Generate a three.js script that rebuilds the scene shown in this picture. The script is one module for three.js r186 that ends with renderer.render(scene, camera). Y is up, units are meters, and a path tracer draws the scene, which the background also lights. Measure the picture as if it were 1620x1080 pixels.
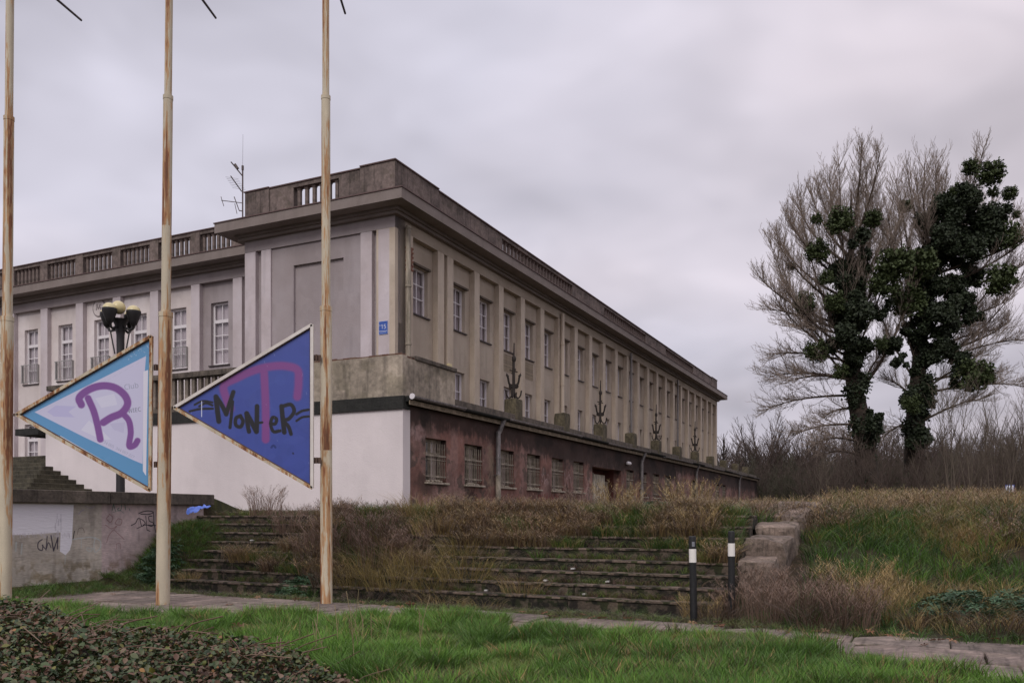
import * as THREE from 'three';
import { mergeGeometries } from 'three/addons/utils/BufferGeometryUtils.js';
import { RoundedBoxGeometry } from 'three/addons/geometries/RoundedBoxGeometry.js';

// ---------------------------------------------------------------- camera
const scene = new THREE.Scene();
const EYE = 1.5, FOCAL = 1329, CX = 810, HY = 815;          // lens read from the vanishing points of the two facades
const camera = new THREE.PerspectiveCamera(2 * Math.atan(540 / FOCAL) * 180 / Math.PI, 1.5, 0.1, 2000);
camera.position.set(0, EYE, 0);
camera.lookAt(0, EYE, -10);
camera.setViewOffset(1620, 1080, 0, -275, 1620, 1080);      // rising-front lens: verticals stay upright

const renderer = new THREE.WebGLRenderer({ antialias: true });
renderer.toneMapping = THREE.LinearToneMapping;
renderer.toneMappingExposure = 1.0;
renderer.shadowMap.enabled = true;

// ---------------------------------------------------------------- random and noise
function rngOf(seed) {
  let s = seed | 0;
  return () => { s = (s + 0x6d2b79f5) | 0; let t = Math.imul(s ^ (s >>> 15), 1 | s); t = (t + Math.imul(t ^ (t >>> 7), 61 | t)) ^ t; return ((t ^ (t >>> 14)) >>> 0) / 4294967296; };
}
const hash2 = (x, y, s) => {
  let h = Math.imul(x, 374761393) + Math.imul(y, 668265263) + Math.imul(s, 1442695041) | 0;
  h = Math.imul(h ^ (h >>> 13), 1274126177); return ((h ^ (h >>> 16)) >>> 0) / 4294967296;
};
const mod = (a, n) => ((a % n) + n) % n;
function vnoise(x, y, per, seed) {                            // value noise, tiling with period per (0: no tiling)
  const ix = Math.floor(x), iy = Math.floor(y), fx = x - ix, fy = y - iy;
  const u = fx * fx * (3 - 2 * fx), v = fy * fy * (3 - 2 * fy);
  const w = (a, b) => per ? hash2(mod(a, per), mod(b, per), seed) : hash2(a, b, seed);
  const a = w(ix, iy), b = w(ix + 1, iy), c = w(ix, iy + 1), d = w(ix + 1, iy + 1);
  return a + (b - a) * u + (c - a) * v + (a - b - c + d) * u * v;
}
function fbm(x, y, per, oct, seed) {
  let s = 0, a = 0.5, n = 0;
  for (let i = 0; i < oct; i++) { s += a * vnoise(x, y, per, seed + i * 17); n += a; x *= 2; y *= 2; per *= 2; a *= 0.55; }
  return s / n;
}
const clamp = (x, a = 0, b = 1) => Math.min(b, Math.max(a, x));
const sstep = (a, b, x) => { const t = clamp((x - a) / (b - a)); return t * t * (3 - 2 * t); };
const mix = (a, b, t) => a + (b - a) * t;

// ---------------------------------------------------------------- sky and sun (even overcast)
{
  const W = 1024, Hh = 512, d = new Float32Array(W * Hh * 4);
  for (let j = 0; j < Hh; j++) {
    const el = ((j + 0.5) / Hh - 0.5) * Math.PI, y = Math.sin(el);
    for (let i = 0; i < W; i++) {
      const az = ((i + 0.5) / W - 0.5) * 2 * Math.PI, x = Math.cos(az) * Math.cos(el), z = Math.sin(az) * Math.cos(el);
      const o = (j * W + i) * 4, yy = Math.max(y, 0);
      const k = 1 / (yy + 0.22), px = x * k * 1.15 + 7.3, pz = z * k * 1.15 + 3.1;
      const wx = fbm(px * 1.3 + 11, pz * 1.3, 0, 3, 91) - 0.5;
      const c = fbm(px * 1.5 + wx * 1.6, pz * 1.5 + wx * 1.2, 0, 5, 5) - 0.5, c2 = fbm(px * 0.6 + 31, pz * 0.6 + 4, 0, 3, 77) - 0.5;
      const c3 = fbm(px * 3.1 + wx * 2.5, pz * 3.1 - wx * 2, 0, 4, 15) - 0.5, m = 1 + 0.85 * c + 0.25 * c2 + 0.36 * c3;                       // cloud thickness
      const warm = clamp(0.3 + 2.2 * c2 + 0.8 * c + 0.4 * (1 - sstep(0.02, 0.3, yy)));
      const lum = 0.632 * (0.97 + 0.45 * yy * yy) * m;
      d[o] = lum * mix(0.98, 1.075, warm); d[o + 1] = lum * mix(0.955, 0.965, warm); d[o + 2] = lum * mix(1.11, 1.04, warm); d[o + 3] = 1;
    }
  }
  const t = new THREE.DataTexture(d, W, Hh, THREE.RGBAFormat, THREE.FloatType);
  t.mapping = THREE.EquirectangularReflectionMapping; t.magFilter = THREE.LinearFilter; t.needsUpdate = true;
  scene.background = t; scene.environment = t;
}
const sun = new THREE.DirectionalLight(new THREE.Color(1.0, 0.965, 0.93), 1.35);
sun.position.set(-22, 60, 42); sun.target.position.set(0, 0, -25);
sun.castShadow = true; sun.shadow.radius = 50; sun.shadow.mapSize.set(2048, 2048);
Object.assign(sun.shadow.camera, { left: -60, right: 60, top: 60, bottom: -60, near: 1, far: 200 });
scene.add(sun, sun.target);

// ---------------------------------------------------------------- the building's own axes: +x along the long facade, -z along the entrance facade
const RX = 0.4311, RZ = -0.9023, C0 = [-3.254, -25], TURN = Math.atan2(0.9023, 0.4311);
const toWorld = (x, y, z) => new THREE.Vector3(C0[0] + RX * x - RZ * z, y, C0[1] + RZ * x + RX * z);
const toLocal = (X, Z) => { const a = X - C0[0], b = Z - C0[1]; return [a * RX + b * RZ, -a * RZ + b * RX]; };
// points of the place, found from bearings
const at = (px, py, D) => new THREE.Vector3((px - CX) / FOCAL * D, EYE + (HY - py) / FOCAL * D, -D);
function onZ(px, py, z) { const k = (px - CX) / FOCAL, x = (k * (-C0[1] - RX * z) - C0[0] + RZ * z) / (RX + RZ * k), D = -C0[1] - RZ * x - RX * z; return [x, (HY - py) / FOCAL * D]; }
function bearing(v) { const D = -v.z; return [CX + v.x / D * FOCAL, HY - (v.y - EYE) / D * FOCAL, D]; }

// ---------------------------------------------------------------- geometry helpers
function triUV(g) {                                           // uv in metres from the face's own direction
  if (g.index) g = g.toNonIndexed();
  const p = g.attributes.position, uv = new Float32Array(p.count * 2), a = new THREE.Vector3(), b = new THREE.Vector3(), c = new THREE.Vector3();
  for (let i = 0; i < p.count; i += 3) {
    a.fromBufferAttribute(p, i); b.fromBufferAttribute(p, i + 1); c.fromBufferAttribute(p, i + 2);
    const n = b.clone().sub(a).cross(c.clone().sub(a)), ax = Math.abs(n.x), ay = Math.abs(n.y), az = Math.abs(n.z);
    [a, b, c].forEach((q, k) => {
      const o = (i + k) * 2;
      if (ay >= ax && ay >= az) { uv[o] = q.x; uv[o + 1] = q.z; } else if (ax >= az) { uv[o] = q.z; uv[o + 1] = q.y; } else { uv[o] = q.x; uv[o + 1] = q.y; }
    });
  }
  g.setAttribute('uv', new THREE.BufferAttribute(uv, 2));
  return g;
}
const boxG = (x0, x1, y0, y1, z0, z1) => { const g = new THREE.BoxGeometry(x1 - x0, y1 - y0, z1 - z0); g.translate((x0 + x1) / 2, (y0 + y1) / 2, (z0 + z1) / 2); return triUV(g); };
function softBox(x0, x1, y0, y1, z0, z1, r = 0.02) { const g = new RoundedBoxGeometry(x1 - x0, y1 - y0, z1 - z0, 1, r); g.translate((x0 + x1) / 2, (y0 + y1) / 2, (z0 + z1) / 2); return triUV(g); }
const merged = (list) => mergeGeometries(list.map((g) => { g = g.index ? g.toNonIndexed() : g; for (const k of Object.keys(g.attributes)) if (!['position', 'normal', 'uv'].includes(k)) g.deleteAttribute(k); return g; }));
function planG(pts, y0, y1) {                                  // plan polygon [x, z] as a slab
  const s = new THREE.Shape(pts.map(([x, z]) => new THREE.Vector2(x, -z)));
  const g = new THREE.ExtrudeGeometry(s, { depth: y1 - y0, bevelEnabled: false });
  g.rotateX(-Math.PI / 2); g.translate(0, y0, 0); return triUV(g);
}
function wallG(x0, x1, y0, y1, holes, z0, z1) {                // wall in the xy plane with openings
  const s = new THREE.Shape([[x0, y0], [x1, y0], [x1, y1], [x0, y1]].map((p) => new THREE.Vector2(...p)));
  for (const [a, b, c, d] of holes) s.holes.push(new THREE.Path([[a, c], [a, d], [b, d], [b, c]].map((p) => new THREE.Vector2(...p))));
  const g = new THREE.ExtrudeGeometry(s, { depth: z1 - z0, bevelEnabled: false }); g.translate(0, 0, z0); return triUV(g);
}
const leftTurn = (g) => { g.rotateY(-Math.PI / 2); return triUV(g); };   // local (x, y, z) -> (-z, y, x): a wall that faces -x
function tubeG(pts, r, sides = 6, seg) { return new THREE.TubeGeometry(new THREE.CatmullRomCurve3(pts.map((p) => Array.isArray(p) ? new THREE.Vector3(...p) : p)), seg ?? pts.length * 3, r, sides, false); }
function barG(a, b, w, h = w) {                                // square bar from a to b
  a = new THREE.Vector3(...(a.isVector3 ? a.toArray() : a)); b = new THREE.Vector3(...(b.isVector3 ? b.toArray() : b));
  const L = a.distanceTo(b), g = new THREE.BoxGeometry(w, h, L), m = new THREE.Matrix4().lookAt(a, b, Math.abs(b.y - a.y) / L > 0.98 ? new THREE.Vector3(1, 0, 0) : new THREE.Vector3(0, 1, 0));
  g.applyMatrix4(m); g.translate((a.x + b.x) / 2, (a.y + b.y) / 2, (a.z + b.z) / 2); return triUV(g);
}
const rodG = (a, b, r, r2 = r, sides = 8) => {
  a = new THREE.Vector3(...(a.isVector3 ? a.toArray() : a)); b = new THREE.Vector3(...(b.isVector3 ? b.toArray() : b));
  const g = new THREE.CylinderGeometry(r2, r, a.distanceTo(b), sides); g.applyQuaternion(new THREE.Quaternion().setFromUnitVectors(new THREE.Vector3(0, 1, 0), b.clone().sub(a).normalize()));
  g.translate((a.x + b.x) / 2, (a.y + b.y) / 2, (a.z + b.z) / 2); return g;
};

// ---------------------------------------------------------------- objects
const taken = new Map();
function numbered(name) { const n = taken.get(name) ?? 0; taken.set(name, n + 1); return n ? name + '_' + String(n).padStart(3, '0') : name; }
function part(name, geo, mat, parent) { const m = new THREE.Mesh(geo, mat); m.name = name; m.castShadow = m.receiveShadow = true; parent.add(m); return m; }
function sub(name, parent) { const g = new THREE.Group(); g.name = name; parent.add(g); return g; }
function tag(o, label, category, group, kind) { o.userData = { label, category }; if (group) o.userData.group = group; if (kind) o.userData.kind = kind; return o; }
function thing(name, label, category, group) { const g = new THREE.Group(); g.name = numbered(name); scene.add(g); return tag(g, label, category, group); }
function single(name, geo, mat, label, category, group) { const m = new THREE.Mesh(geo, mat); m.name = numbered(name); m.castShadow = m.receiveShadow = true; scene.add(m); return tag(m, label, category, group); }
function structure(name, geo, mat) { const m = new THREE.Mesh(geo, mat); m.name = numbered(name); m.castShadow = m.receiveShadow = true; m.userData.kind = 'structure'; scene.add(m); return m; }
function inFrame(o, x = 0, y = EYE, z = 0) { o.position.copy(toWorld(x, y, z)); o.rotation.y = TURN; return o; }   // set an object in the building's axes

// ---------------------------------------------------------------- textures
function dataTex(w, h, fn, srgb = true) {
  const d = new Uint8Array(w * h * 4);
  for (let j = 0; j < h; j++) for (let i = 0; i < w; i++) { const c = fn((i + 0.5) / w, (j + 0.5) / h), o = (j * w + i) * 4; d[o] = clamp(c[0]) * 255; d[o + 1] = clamp(c[1]) * 255; d[o + 2] = clamp(c[2]) * 255; d[o + 3] = 255; }
  const t = new THREE.DataTexture(d, w, h); t.wrapS = t.wrapT = THREE.RepeatWrapping; t.magFilter = THREE.LinearFilter; t.minFilter = THREE.LinearMipmapLinearFilter; t.generateMipmaps = true;
  if (srgb) t.colorSpace = THREE.SRGBColorSpace; t.needsUpdate = true; return t;
}
const scaled = (t, mx, my = mx, ox = 0, oy = 0) => { const c = t.clone(); c.repeat.set(1 / mx, 1 / my); c.offset.set(ox, oy); c.needsUpdate = true; return c; };
function canvasTex(w, h, draw) { const c = document.createElement('canvas'); c.width = w; c.height = h; draw(c.getContext('2d'), w, h); const t = new THREE.CanvasTexture(c); t.colorSpace = THREE.SRGBColorSpace; t.magFilter = THREE.LinearFilter; t.anisotropy = 8; return t; }

// neutral weathered render: blotches, rain streaks, fine grain
const txPlaster = dataTex(1024, 1024, (u, v) => {
  const b = fbm(u * 6, v * 6, 6, 5, 3), s = fbm(u * 48, v * 4, 48 > 0 ? 48 : 0, 1, 21), st = fbm(u * 40, v * 5, 40, 3, 8), g = hash2(u * 1024 | 0, v * 1024 | 0, 4);
  const patch = sstep(0.56, 0.62, fbm(u * 9 + 3, v * 9, 9, 4, 55));
  let k = 0.93 + 0.17 * (b - 0.5) - 0.07 * sstep(0.55, 0.9, st) * b + 0.05 * (g - 0.5) - 0.025 * patch + 0.02 * (s - 0.5);
  return [k, k * (0.985 + 0.03 * (b - 0.5)), k * (0.965 + 0.06 * (b - 0.5))];
});
const txConcrete = dataTex(1024, 1024, (u, v) => {
  const b = fbm(u * 7, v * 7, 7, 6, 13), f = fbm(u * 60, v * 60, 60, 3, 44), g = hash2(u * 1024 | 0, v * 1024 | 0, 9), m = sstep(0.55, 0.68, fbm(u * 11 + 5, v * 11, 11, 5, 71));
  const st = sstep(0.5, 0.85, fbm(u * 36, v * 4, 36, 3, 18));
  let k = 0.76 + 0.5 * (b - 0.5) + 0.26 * (f - 0.5) + 0.1 * (g - 0.5) - 0.16 * st;
  return [k * mix(1, 0.9, m), k * mix(0.975, 0.88, m), k * mix(0.94, 0.83, m)];
});
const txMoss = dataTex(1024, 1024, (u, v) => {                 // the same concrete with moss cushions and black algae
  const b = fbm(u * 7, v * 7, 7, 6, 13), f = fbm(u * 60, v * 60, 60, 3, 44), g = hash2(u * 1024 | 0, v * 1024 | 0, 9), m = sstep(0.47, 0.6, fbm(u * 13 + 5, v * 13, 13, 5, 71)), al = sstep(0.5, 0.64, fbm(u * 9 + 1, v * 9, 9, 5, 74));
  let k = 0.74 + 0.5 * (b - 0.5) + 0.3 * (f - 0.5) + 0.1 * (g - 0.5);
  return [k * mix(1, 0.55, m) * mix(1, 0.55, al), k * mix(0.95, 0.62, m) * mix(1, 0.55, al), k * mix(0.9, 0.40, m) * mix(1, 0.55, al)];
});
const txRelief = dataTex(512, 512, (u, v) => { const k = 0.5 * fbm(u * 90, v * 90, 90, 2, 6) + 0.5 * fbm(u * 14, v * 14, 14, 4, 61); return [k, k, k]; }, false);
const M = {};
const std = (o) => new THREE.MeshStandardMaterial({ roughness: 0.92, metalness: 0, side: THREE.DoubleSide, ...o });
const lin = (r, g, b) => new THREE.Color().setRGB(r, g, b);
const plaster = (r, g, b, m = 9, ox = 0) => std({ color: lin(r, g, b), map: scaled(txPlaster, m, m, ox, ox * 0.7), bumpMap: scaled(txRelief, 1.6), bumpScale: 0.006 });
const concrete = (r, g, b, m = 3.2, ox = 0) => std({ color: lin(r, g, b), map: scaled(txConcrete, m, m, ox, ox * 0.6), bumpMap: scaled(txRelief, 0.9), bumpScale: 0.008 });
const mossyC = (r, g, b, m = 2, ox = 0) => std({ color: lin(r, g, b), map: scaled(txMoss, m, m, ox, ox * 0.6), bumpMap: scaled(txRelief, 0.6), bumpScale: 0.02 });
M.tan = plaster(0.505, 0.435, 0.365, 7.3);
M.tanPier = plaster(0.63, 0.545, 0.455, 5.1, 0.3);
M.lilac = plaster(0.42, 0.375, 0.395, 8.2, 0.15);
M.lilacPale = plaster(0.66, 0.60, 0.64, 6.4, 0.4);
M.white = std({ color: lin(0.88, 0.81, 0.815), map: scaled(dataTex(512, 512, (u, v) => { const k = 0.93 + 0.07 * (fbm(u * 5, v * 5, 5, 4, 7) - 0.5) + 0.02 * (fbm(u * 40, v * 6, 40, 2, 5) - 0.5) - 0.012 * sstep(0.55, 0.6, fbm(u * 4 + 2, v * 4, 4, 5, 37)) + 0.02 * (hash2(u * 512 | 0, v * 512 | 0, 2) - 0.5); return [k, k * 0.992, k * 0.985]; }), 7), bumpMap: scaled(txRelief, 2), bumpScale: 0.006 });
M.wingWhite = plaster(0.83, 0.77, 0.78, 7.7, 0.55);
M.cornice = plaster(0.28, 0.24, 0.228, 5.5, 0.62);
M.parapet = concrete(0.30, 0.245, 0.235, 4.4, 0.2);
M.coping = std({ color: lin(0.11, 0.065, 0.06), roughness: 0.7, bumpMap: scaled(txRelief, 1.2), bumpScale: 0.006 });
M.balcony = concrete(0.60, 0.535, 0.455, 6.5, 0.35);
M.concrete = concrete(0.36, 0.315, 0.28, 2.6, 0.1);
M.darkConcrete = concrete(0.22, 0.19, 0.165, 2.2, 0.5);
M.mossy = concrete(0.13, 0.12, 0.085, 1.7, 0.7);
M.frame = std({ color: lin(0.74, 0.70, 0.71), roughness: 0.45 });
M.oldFrame = std({ color: lin(0.60, 0.54, 0.46), roughness: 0.8, map: scaled(txConcrete, 1.1) });
M.sill = std({ color: lin(0.06, 0.045, 0.045), roughness: 0.6 });
M.hood = concrete(0.22, 0.18, 0.15, 1.2);
M.glass = new THREE.MeshPhysicalMaterial({ color: 0xffffff, roughness: 0.03, transmission: 1, thickness: 0, ior: 1.5, side: THREE.DoubleSide });
const curtainTex = dataTex(256, 64, (u, v) => { const k = 0.78 + 0.2 * fbm(u * 5, v * 2, 5, 3, 3); return [k, k * 0.98, k]; });
M.curtain = std({ color: lin(0.46, 0.41, 0.42), map: curtainTex });
M.blind = std({ color: lin(0.60, 0.55, 0.56), map: curtainTex });
M.innerWall = std({ color: lin(0.45, 0.41, 0.36) });
M.dirtyCurtain = std({ color: lin(0.62, 0.54, 0.46), map: curtainTex });
M.iron = std({ color: lin(0.10, 0.08, 0.07), roughness: 0.75 });
M.railIron = std({ color: lin(0.33, 0.32, 0.31), roughness: 0.7 });
M.rustIron = std({ color: lin(0.030, 0.022, 0.018), roughness: 0.8, bumpMap: scaled(txRelief, 0.4), bumpScale: 0.01 });
M.zinc = std({ color: lin(0.52, 0.50, 0.53), roughness: 0.55, metalness: 0.15, map: scaled(txConcrete, 1.4) });
M.cream = std({ color: lin(0.66, 0.60, 0.51), roughness: 0.7, map: scaled(txConcrete, 1.3, 1.3, 0.3) });
M.bitumen = std({ color: lin(0.035, 0.037, 0.033), roughness: 0.8, map: scaled(txConcrete, 2.1), bumpMap: scaled(txRelief, 0.8), bumpScale: 0.02 });
M.peeling = std({ color: lin(0.52, 0.44, 0.34), map: scaled(txConcrete, 1.0, 0.5), roughness: 0.95 });

// ================================================================ THE BUILDING
// red ground-floor render: peeling paint, black mould that runs down from the leaking gutter, chalk tags
const RED_W = 32, RED_H = 4, RED_Y0 = -0.4;
const txRed = canvasTex(2048, 256, (c, w, h) => {
  const im = c.createImageData(w, h), q = w / RED_W;
  for (let j = 0; j < h; j++) for (let i = 0; i < w; i++) {
    const x = i / q, y = RED_Y0 + (h - j) / h * RED_H;
    const b = fbm(x * 0.9, y * 0.9, 0, 5, 31), f = fbm(x * 9, y * 9, 0, 3, 12), g = hash2(i, j, 3);
    let k = 0.78 + 0.5 * (b - 0.5) + 0.2 * (f - 0.5) + 0.1 * (g - 0.5);
    const far = sstep(5, 13, x), wet = 1 - 0.2 * far * sstep(0.3, 0.6, fbm(x * 0.5 + 3, y * 0.8, 0, 4, 91)); let r = 0.645 * k * wet, gr = 0.465 * k * wet, bl = 0.415 * k * wet;
    const pale = sstep(0.47, 0.62, fbm(x * 1.3 + 9, y * 1.1, 0, 5, 88));
    r = mix(r, 0.73 * k, pale * 0.7); gr = mix(gr, 0.58 * k, pale * 0.7); bl = mix(bl, 0.54 * k, pale * 0.7);
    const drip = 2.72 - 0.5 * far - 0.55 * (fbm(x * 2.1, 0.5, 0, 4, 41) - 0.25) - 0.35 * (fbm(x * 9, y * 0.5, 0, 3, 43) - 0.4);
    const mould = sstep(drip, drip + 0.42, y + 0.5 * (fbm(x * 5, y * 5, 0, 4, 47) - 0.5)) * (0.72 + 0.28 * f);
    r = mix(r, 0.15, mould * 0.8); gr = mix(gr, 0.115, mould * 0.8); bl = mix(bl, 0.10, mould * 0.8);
    const scab = sstep(0.62, 0.66, fbm(x * 1.7 + 40, y * 1.7, 0, 5, 19)) * sstep(2.9, 2.2, y);     // bare grey render
    r = mix(r, 0.44 * k, scab * 0.75); gr = mix(gr, 0.37 * k, scab * 0.75); bl = mix(bl, 0.33 * k, scab * 0.75);
    const soot = sstep(0.6, 0.8, fbm(x * 0.8 + 17, y * 1.0 + 5, 0, 4, 23));
    r *= 1 - 0.3 * soot; gr *= 1 - 0.28 * soot; bl *= 1 - 0.3 * soot;
    const o = (j * w + i) * 4; im.data[o] = clamp(r) * 255; im.data[o + 1] = clamp(gr) * 255; im.data[o + 2] = clamp(bl) * 255; im.data[o + 3] = 255;
  }
  c.putImageData(im, 0, 0);
  const X = (x) => x * q, Y = (y) => h - (y - RED_Y0) / RED_H * h, rr = rngOf(5);
  const blot = (x, y, rx, ry, col, a, n = 26) => { c.fillStyle = col; for (let i = 0; i < n; i++) { const t = rr() * 6.28, s = Math.sqrt(rr()); c.globalAlpha = a * rr(); c.beginPath(); c.ellipse(X(x + Math.cos(t) * s * rx), Y(y + Math.sin(t) * s * ry), X(rx * (0.15 + 0.3 * rr())), ry * (0.15 + 0.3 * rr()) * 64, rr() * 3, 0, 7); c.fill(); } c.globalAlpha = 1; };
  blot(4.3, 0.55, 0.55, 0.34, '#2c1b18', 0.35, 60);                            // dark damp patch
  blot(0.18, 0.3, 0.16, 0.5, '#8f8173', 0.5, 30);                              // bare render at the corner
  blot(5.75, 1.7, 0.2, 0.9, '#8d7a66', 0.4, 60);
  blot(0.85, 2.55, 0.42, 0.22, '#a98d88', 0.4, 46);
  for (const x of [1.29, 3.82, 6.42, 8.93, 11.43, 13.93, 21.6, 24.15, 26.7, 29.25]) for (const [dx, dy] of [[-0.06, 1.95], [1.4, 1.9], [1.4, 1.25], [-0.07, 1.3]]) blot(x + dx, dy, 0.05, 0.08, '#a5947c', 0.6, 12);
  for (let k = 0; k < 26; k++) {                                              // rust-brown runs and scratches
    const x = rr() * 32, y = 0.3 + rr() * 2; c.strokeStyle = rr() < 0.5 ? '#2b1a17' : '#80685f'; c.globalAlpha = 0.35; c.lineWidth = 1 + rr() * 2; c.beginPath(); c.moveTo(X(x), Y(y)); c.lineTo(X(x + 0.05 * (rr() - 0.5)), Y(y - 0.2 - rr() * 0.4)); c.stroke();
  }
  c.globalAlpha = 0.8; c.lineCap = 'round'; c.lineJoin = 'round';
  const tagLine = (x, y, s, col, lw) => { c.strokeStyle = col; c.lineWidth = lw; c.beginPath(); for (let i = 0; i < 9; i++) { const px = X(x + i * 0.1 * s + 0.06 * (rr() - 0.5)), py = Y(y + s * (rr() - 0.5) * 0.7); i ? c.quadraticCurveTo(px + 6 * (rr() - 0.5), py - 8 * rr(), px, py) : c.moveTo(px, py); } c.stroke(); };
  tagLine(10.35, 1.6, 1.0, '#b9a2a0', 1.6); tagLine(10.35, 1.4, 0.9, '#b9a2a0', 1.4); tagLine(12.85, 1.5, 1.0, '#b59f9c', 1.6); tagLine(12.85, 1.7, 0.9, '#b59f9c', 1.4);
  tagLine(15.5, 1.6, 0.7, '#b9a2a0', 1.4); tagLine(15.5, 1.1, 0.7, '#b9a2a0', 1.4); tagLine(15.6, 0.8, 0.6, '#b9a2a0', 1.3);
  for (let k = 0; k < 5; k++) tagLine(7 + k * 0.9, 0.65 + 0.2 * rr(), 0.8, '#8d5f5a', 1.5);
  for (let k = 0; k < 4; k++) { tagLine(10 + k * 0.6, 0.72, 0.5, '#6d2a27', 3); tagLine(11.7 + k * 0.4, 0.7, 0.5, '#33201e', 2.5); }
  for (let k = 0; k < 9; k++) tagLine(21.7 + k * 0.95, 0.55 + 0.3 * rr(), 1.1, ['#b8aaa8', '#9d8b88', '#b1a3a6'][k % 3], 2.4);
  c.globalAlpha = 1;
});
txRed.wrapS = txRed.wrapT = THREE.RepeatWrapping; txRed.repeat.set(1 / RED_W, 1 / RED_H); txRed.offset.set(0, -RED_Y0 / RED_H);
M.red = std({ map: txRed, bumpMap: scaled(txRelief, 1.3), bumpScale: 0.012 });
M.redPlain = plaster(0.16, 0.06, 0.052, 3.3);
M.plinth = concrete(0.33, 0.25, 0.225, 2.4, 0.8);

const house = inFrame(thing('administration_building', 'long weathered three storey building with tan pilasters, lilac corner block and red ground floor', 'building'));
const END = 50.7, ANNEX = 63;

// ---- windows -------------------------------------------------------
const paneCache = new Map();
const cached = (key, make) => { if (!paneCache.has(key)) paneCache.set(key, make()); return paneCache.get(key); };
function makeWindow({ w, h, cols, rows, bar = 0.03, edge = 0.065, transom, curtain, sill = true, frame = M.frame, half }) {
  // stands with its sill line at y = 0, the outer face of the frame at z = 0, looking along +z
  const o = sub('window', house), key = [w, h, cols, rows.join(), bar, edge, transom].join('|');
  const xs = [...Array(cols + 1).keys()].map((i) => -w / 2 + edge + (w - 2 * edge) * i / cols), ys = rows.map((r) => edge + (h - 2 * edge) * r);
  part('window_frame', cached('f' + key, () => {
    const l = [boxG(-w / 2, -w / 2 + edge, 0, h, -0.07, 0), boxG(w / 2 - edge, w / 2, 0, h, -0.07, 0), boxG(-w / 2 + edge, w / 2 - edge, 0, edge, -0.07, 0), boxG(-w / 2 + edge, w / 2 - edge, h - edge, h, -0.07, 0)];
    for (let i = 1; i < cols; i++) l.push(boxG(xs[i] - bar / 2, xs[i] + bar / 2, edge, h - edge, -0.05, -0.012));
    for (let j = 1; j < rows.length - 1; j++) { const b = transom && Math.abs(rows[j] - transom) < 1e-6 ? 0.13 : bar; l.push(boxG(-w / 2 + edge, w / 2 - edge, ys[j] - b / 2, ys[j] + b / 2, -0.049, b > 0.1 ? 0.012 : -0.011)); }
    return merged(l);
  }), frame, o);
  const paneW = (w - 2 * edge) / cols;
  for (let j = 0; j < rows.length - 1; j++) for (let i = 0; i < cols; i++) {
    const ph = ys[j + 1] - ys[j], p = part('pane', cached('p' + paneW.toFixed(3) + ph.toFixed(3), () => new THREE.PlaneGeometry(paneW, ph)), M.glass, o);
    p.position.set((xs[i] + xs[i + 1]) / 2, (ys[j] + ys[j + 1]) / 2, -0.03);
  }
  if (curtain) part('curtain', cached('c' + w + '|' + h + (half ?? ''), () => {                       // hanging cloth with soft folds, in front of the closed room
    const g = new THREE.PlaneGeometry(w, h, 24, 1), p = g.attributes.position;
    for (let i = 0; i < p.count; i++) p.setZ(i, 0.018 * Math.sin(p.getX(i) * 44 + Math.sin(p.getX(i) * 13)));
    g.computeVertexNormals(); g.translate(0, h / 2, -0.13); return g;
  }), curtain, o);
  if (sill) part('sill', cached('s' + w, () => boxG(-w / 2 - 0.09, w / 2 + 0.09, -0.05, -0.004, -0.05, 0.2)), M.sill, o);
  return o;
}

// ---- long facade, upper storeys -------------------------------------
const ZP = -1.3, ZW = -1.52, ZF = -1.66;                          // pilaster face, wall face, window face
const piers = [[4.26, 4.70], [4.92, 5.36]];
for (let s = 7.19; s < END - 2.4; s += 2.09) piers.push([s - 0.21, s + 0.21]);
piers.push([END - 2.25, END - 1.85], [END - 0.5, END]);
const bays = [[2.63, 4.26]];
for (let i = 1; i < piers.length - 1; i++) bays.push([piers[i][1], piers[i + 1][0]]);
const upHoles = [], lowHoles = [];
bays.forEach(([a, b], i) => {
  const c = (a + b) / 2, w = i ? 0.88 : 0.96;
  if (b - a < 1.1) return;
  upHoles.push([c - w / 2, c + w / 2, 6.83, 8.45]);
  if (i) lowHoles.push([c - 0.42, c + 0.42, 3.92, 5.32]);
});
part('facade_wall', wallG(2.58, END - 0.45, 3.2, 9.26, [...upHoles, ...lowHoles], ZW - 0.45, ZW), M.tan, house);
part('corner_pier', boxG(1.552, 2.63, 3.2, 9.26, ZW - 0.5, ZP), M.tanPier, house);
piers.forEach(([a, b]) => part('pilaster', cached('pil' + (b - a).toFixed(2), () => softBox(-(b - a) / 2, (b - a) / 2, 3.2, 9.26, ZW - 0.05, ZP, 0.012)), M.tanPier, house).position.x = (a + b) / 2);
part('frieze', boxG(1.552, END - 0.002, 9.26, 9.66, ZW - 0.45, ZP - 0.002), M.tan, house);
const rw = rngOf(77);
upHoles.forEach(([a, b, y0, y1], i) => {
  const near = a < 27, o = makeWindow({ w: b - a, h: y1 - y0, cols: near ? 2 : 1, rows: [0, 0.36, 0.68, 1], curtain: i === 5 ? M.blind : [M.curtain, null, M.curtain, M.blind, M.curtain, M.blind][Math.floor(rw() * 6)] });
  o.position.set((a + b) / 2, y0, ZF);
  part('window_hood', cached('hood', () => boxG(-0.56, 0.56, 0, 0.07, -0.1, 0.07)), M.hood, house).position.set((a + b) / 2, y1 + 0.005, ZW + 0.03);
});
lowHoles.forEach(([a, b, y0, y1], i) => {
  const near = a < 27, o = makeWindow({ w: b - a, h: y1 - y0, cols: near ? 2 : 1, rows: [0, 0.5, 1], sill: false, curtain: [M.curtain, M.blind, null, M.curtain][Math.floor(rw() * 4)] });
  o.position.set((a + b) / 2, y0, ZF);
});
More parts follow.
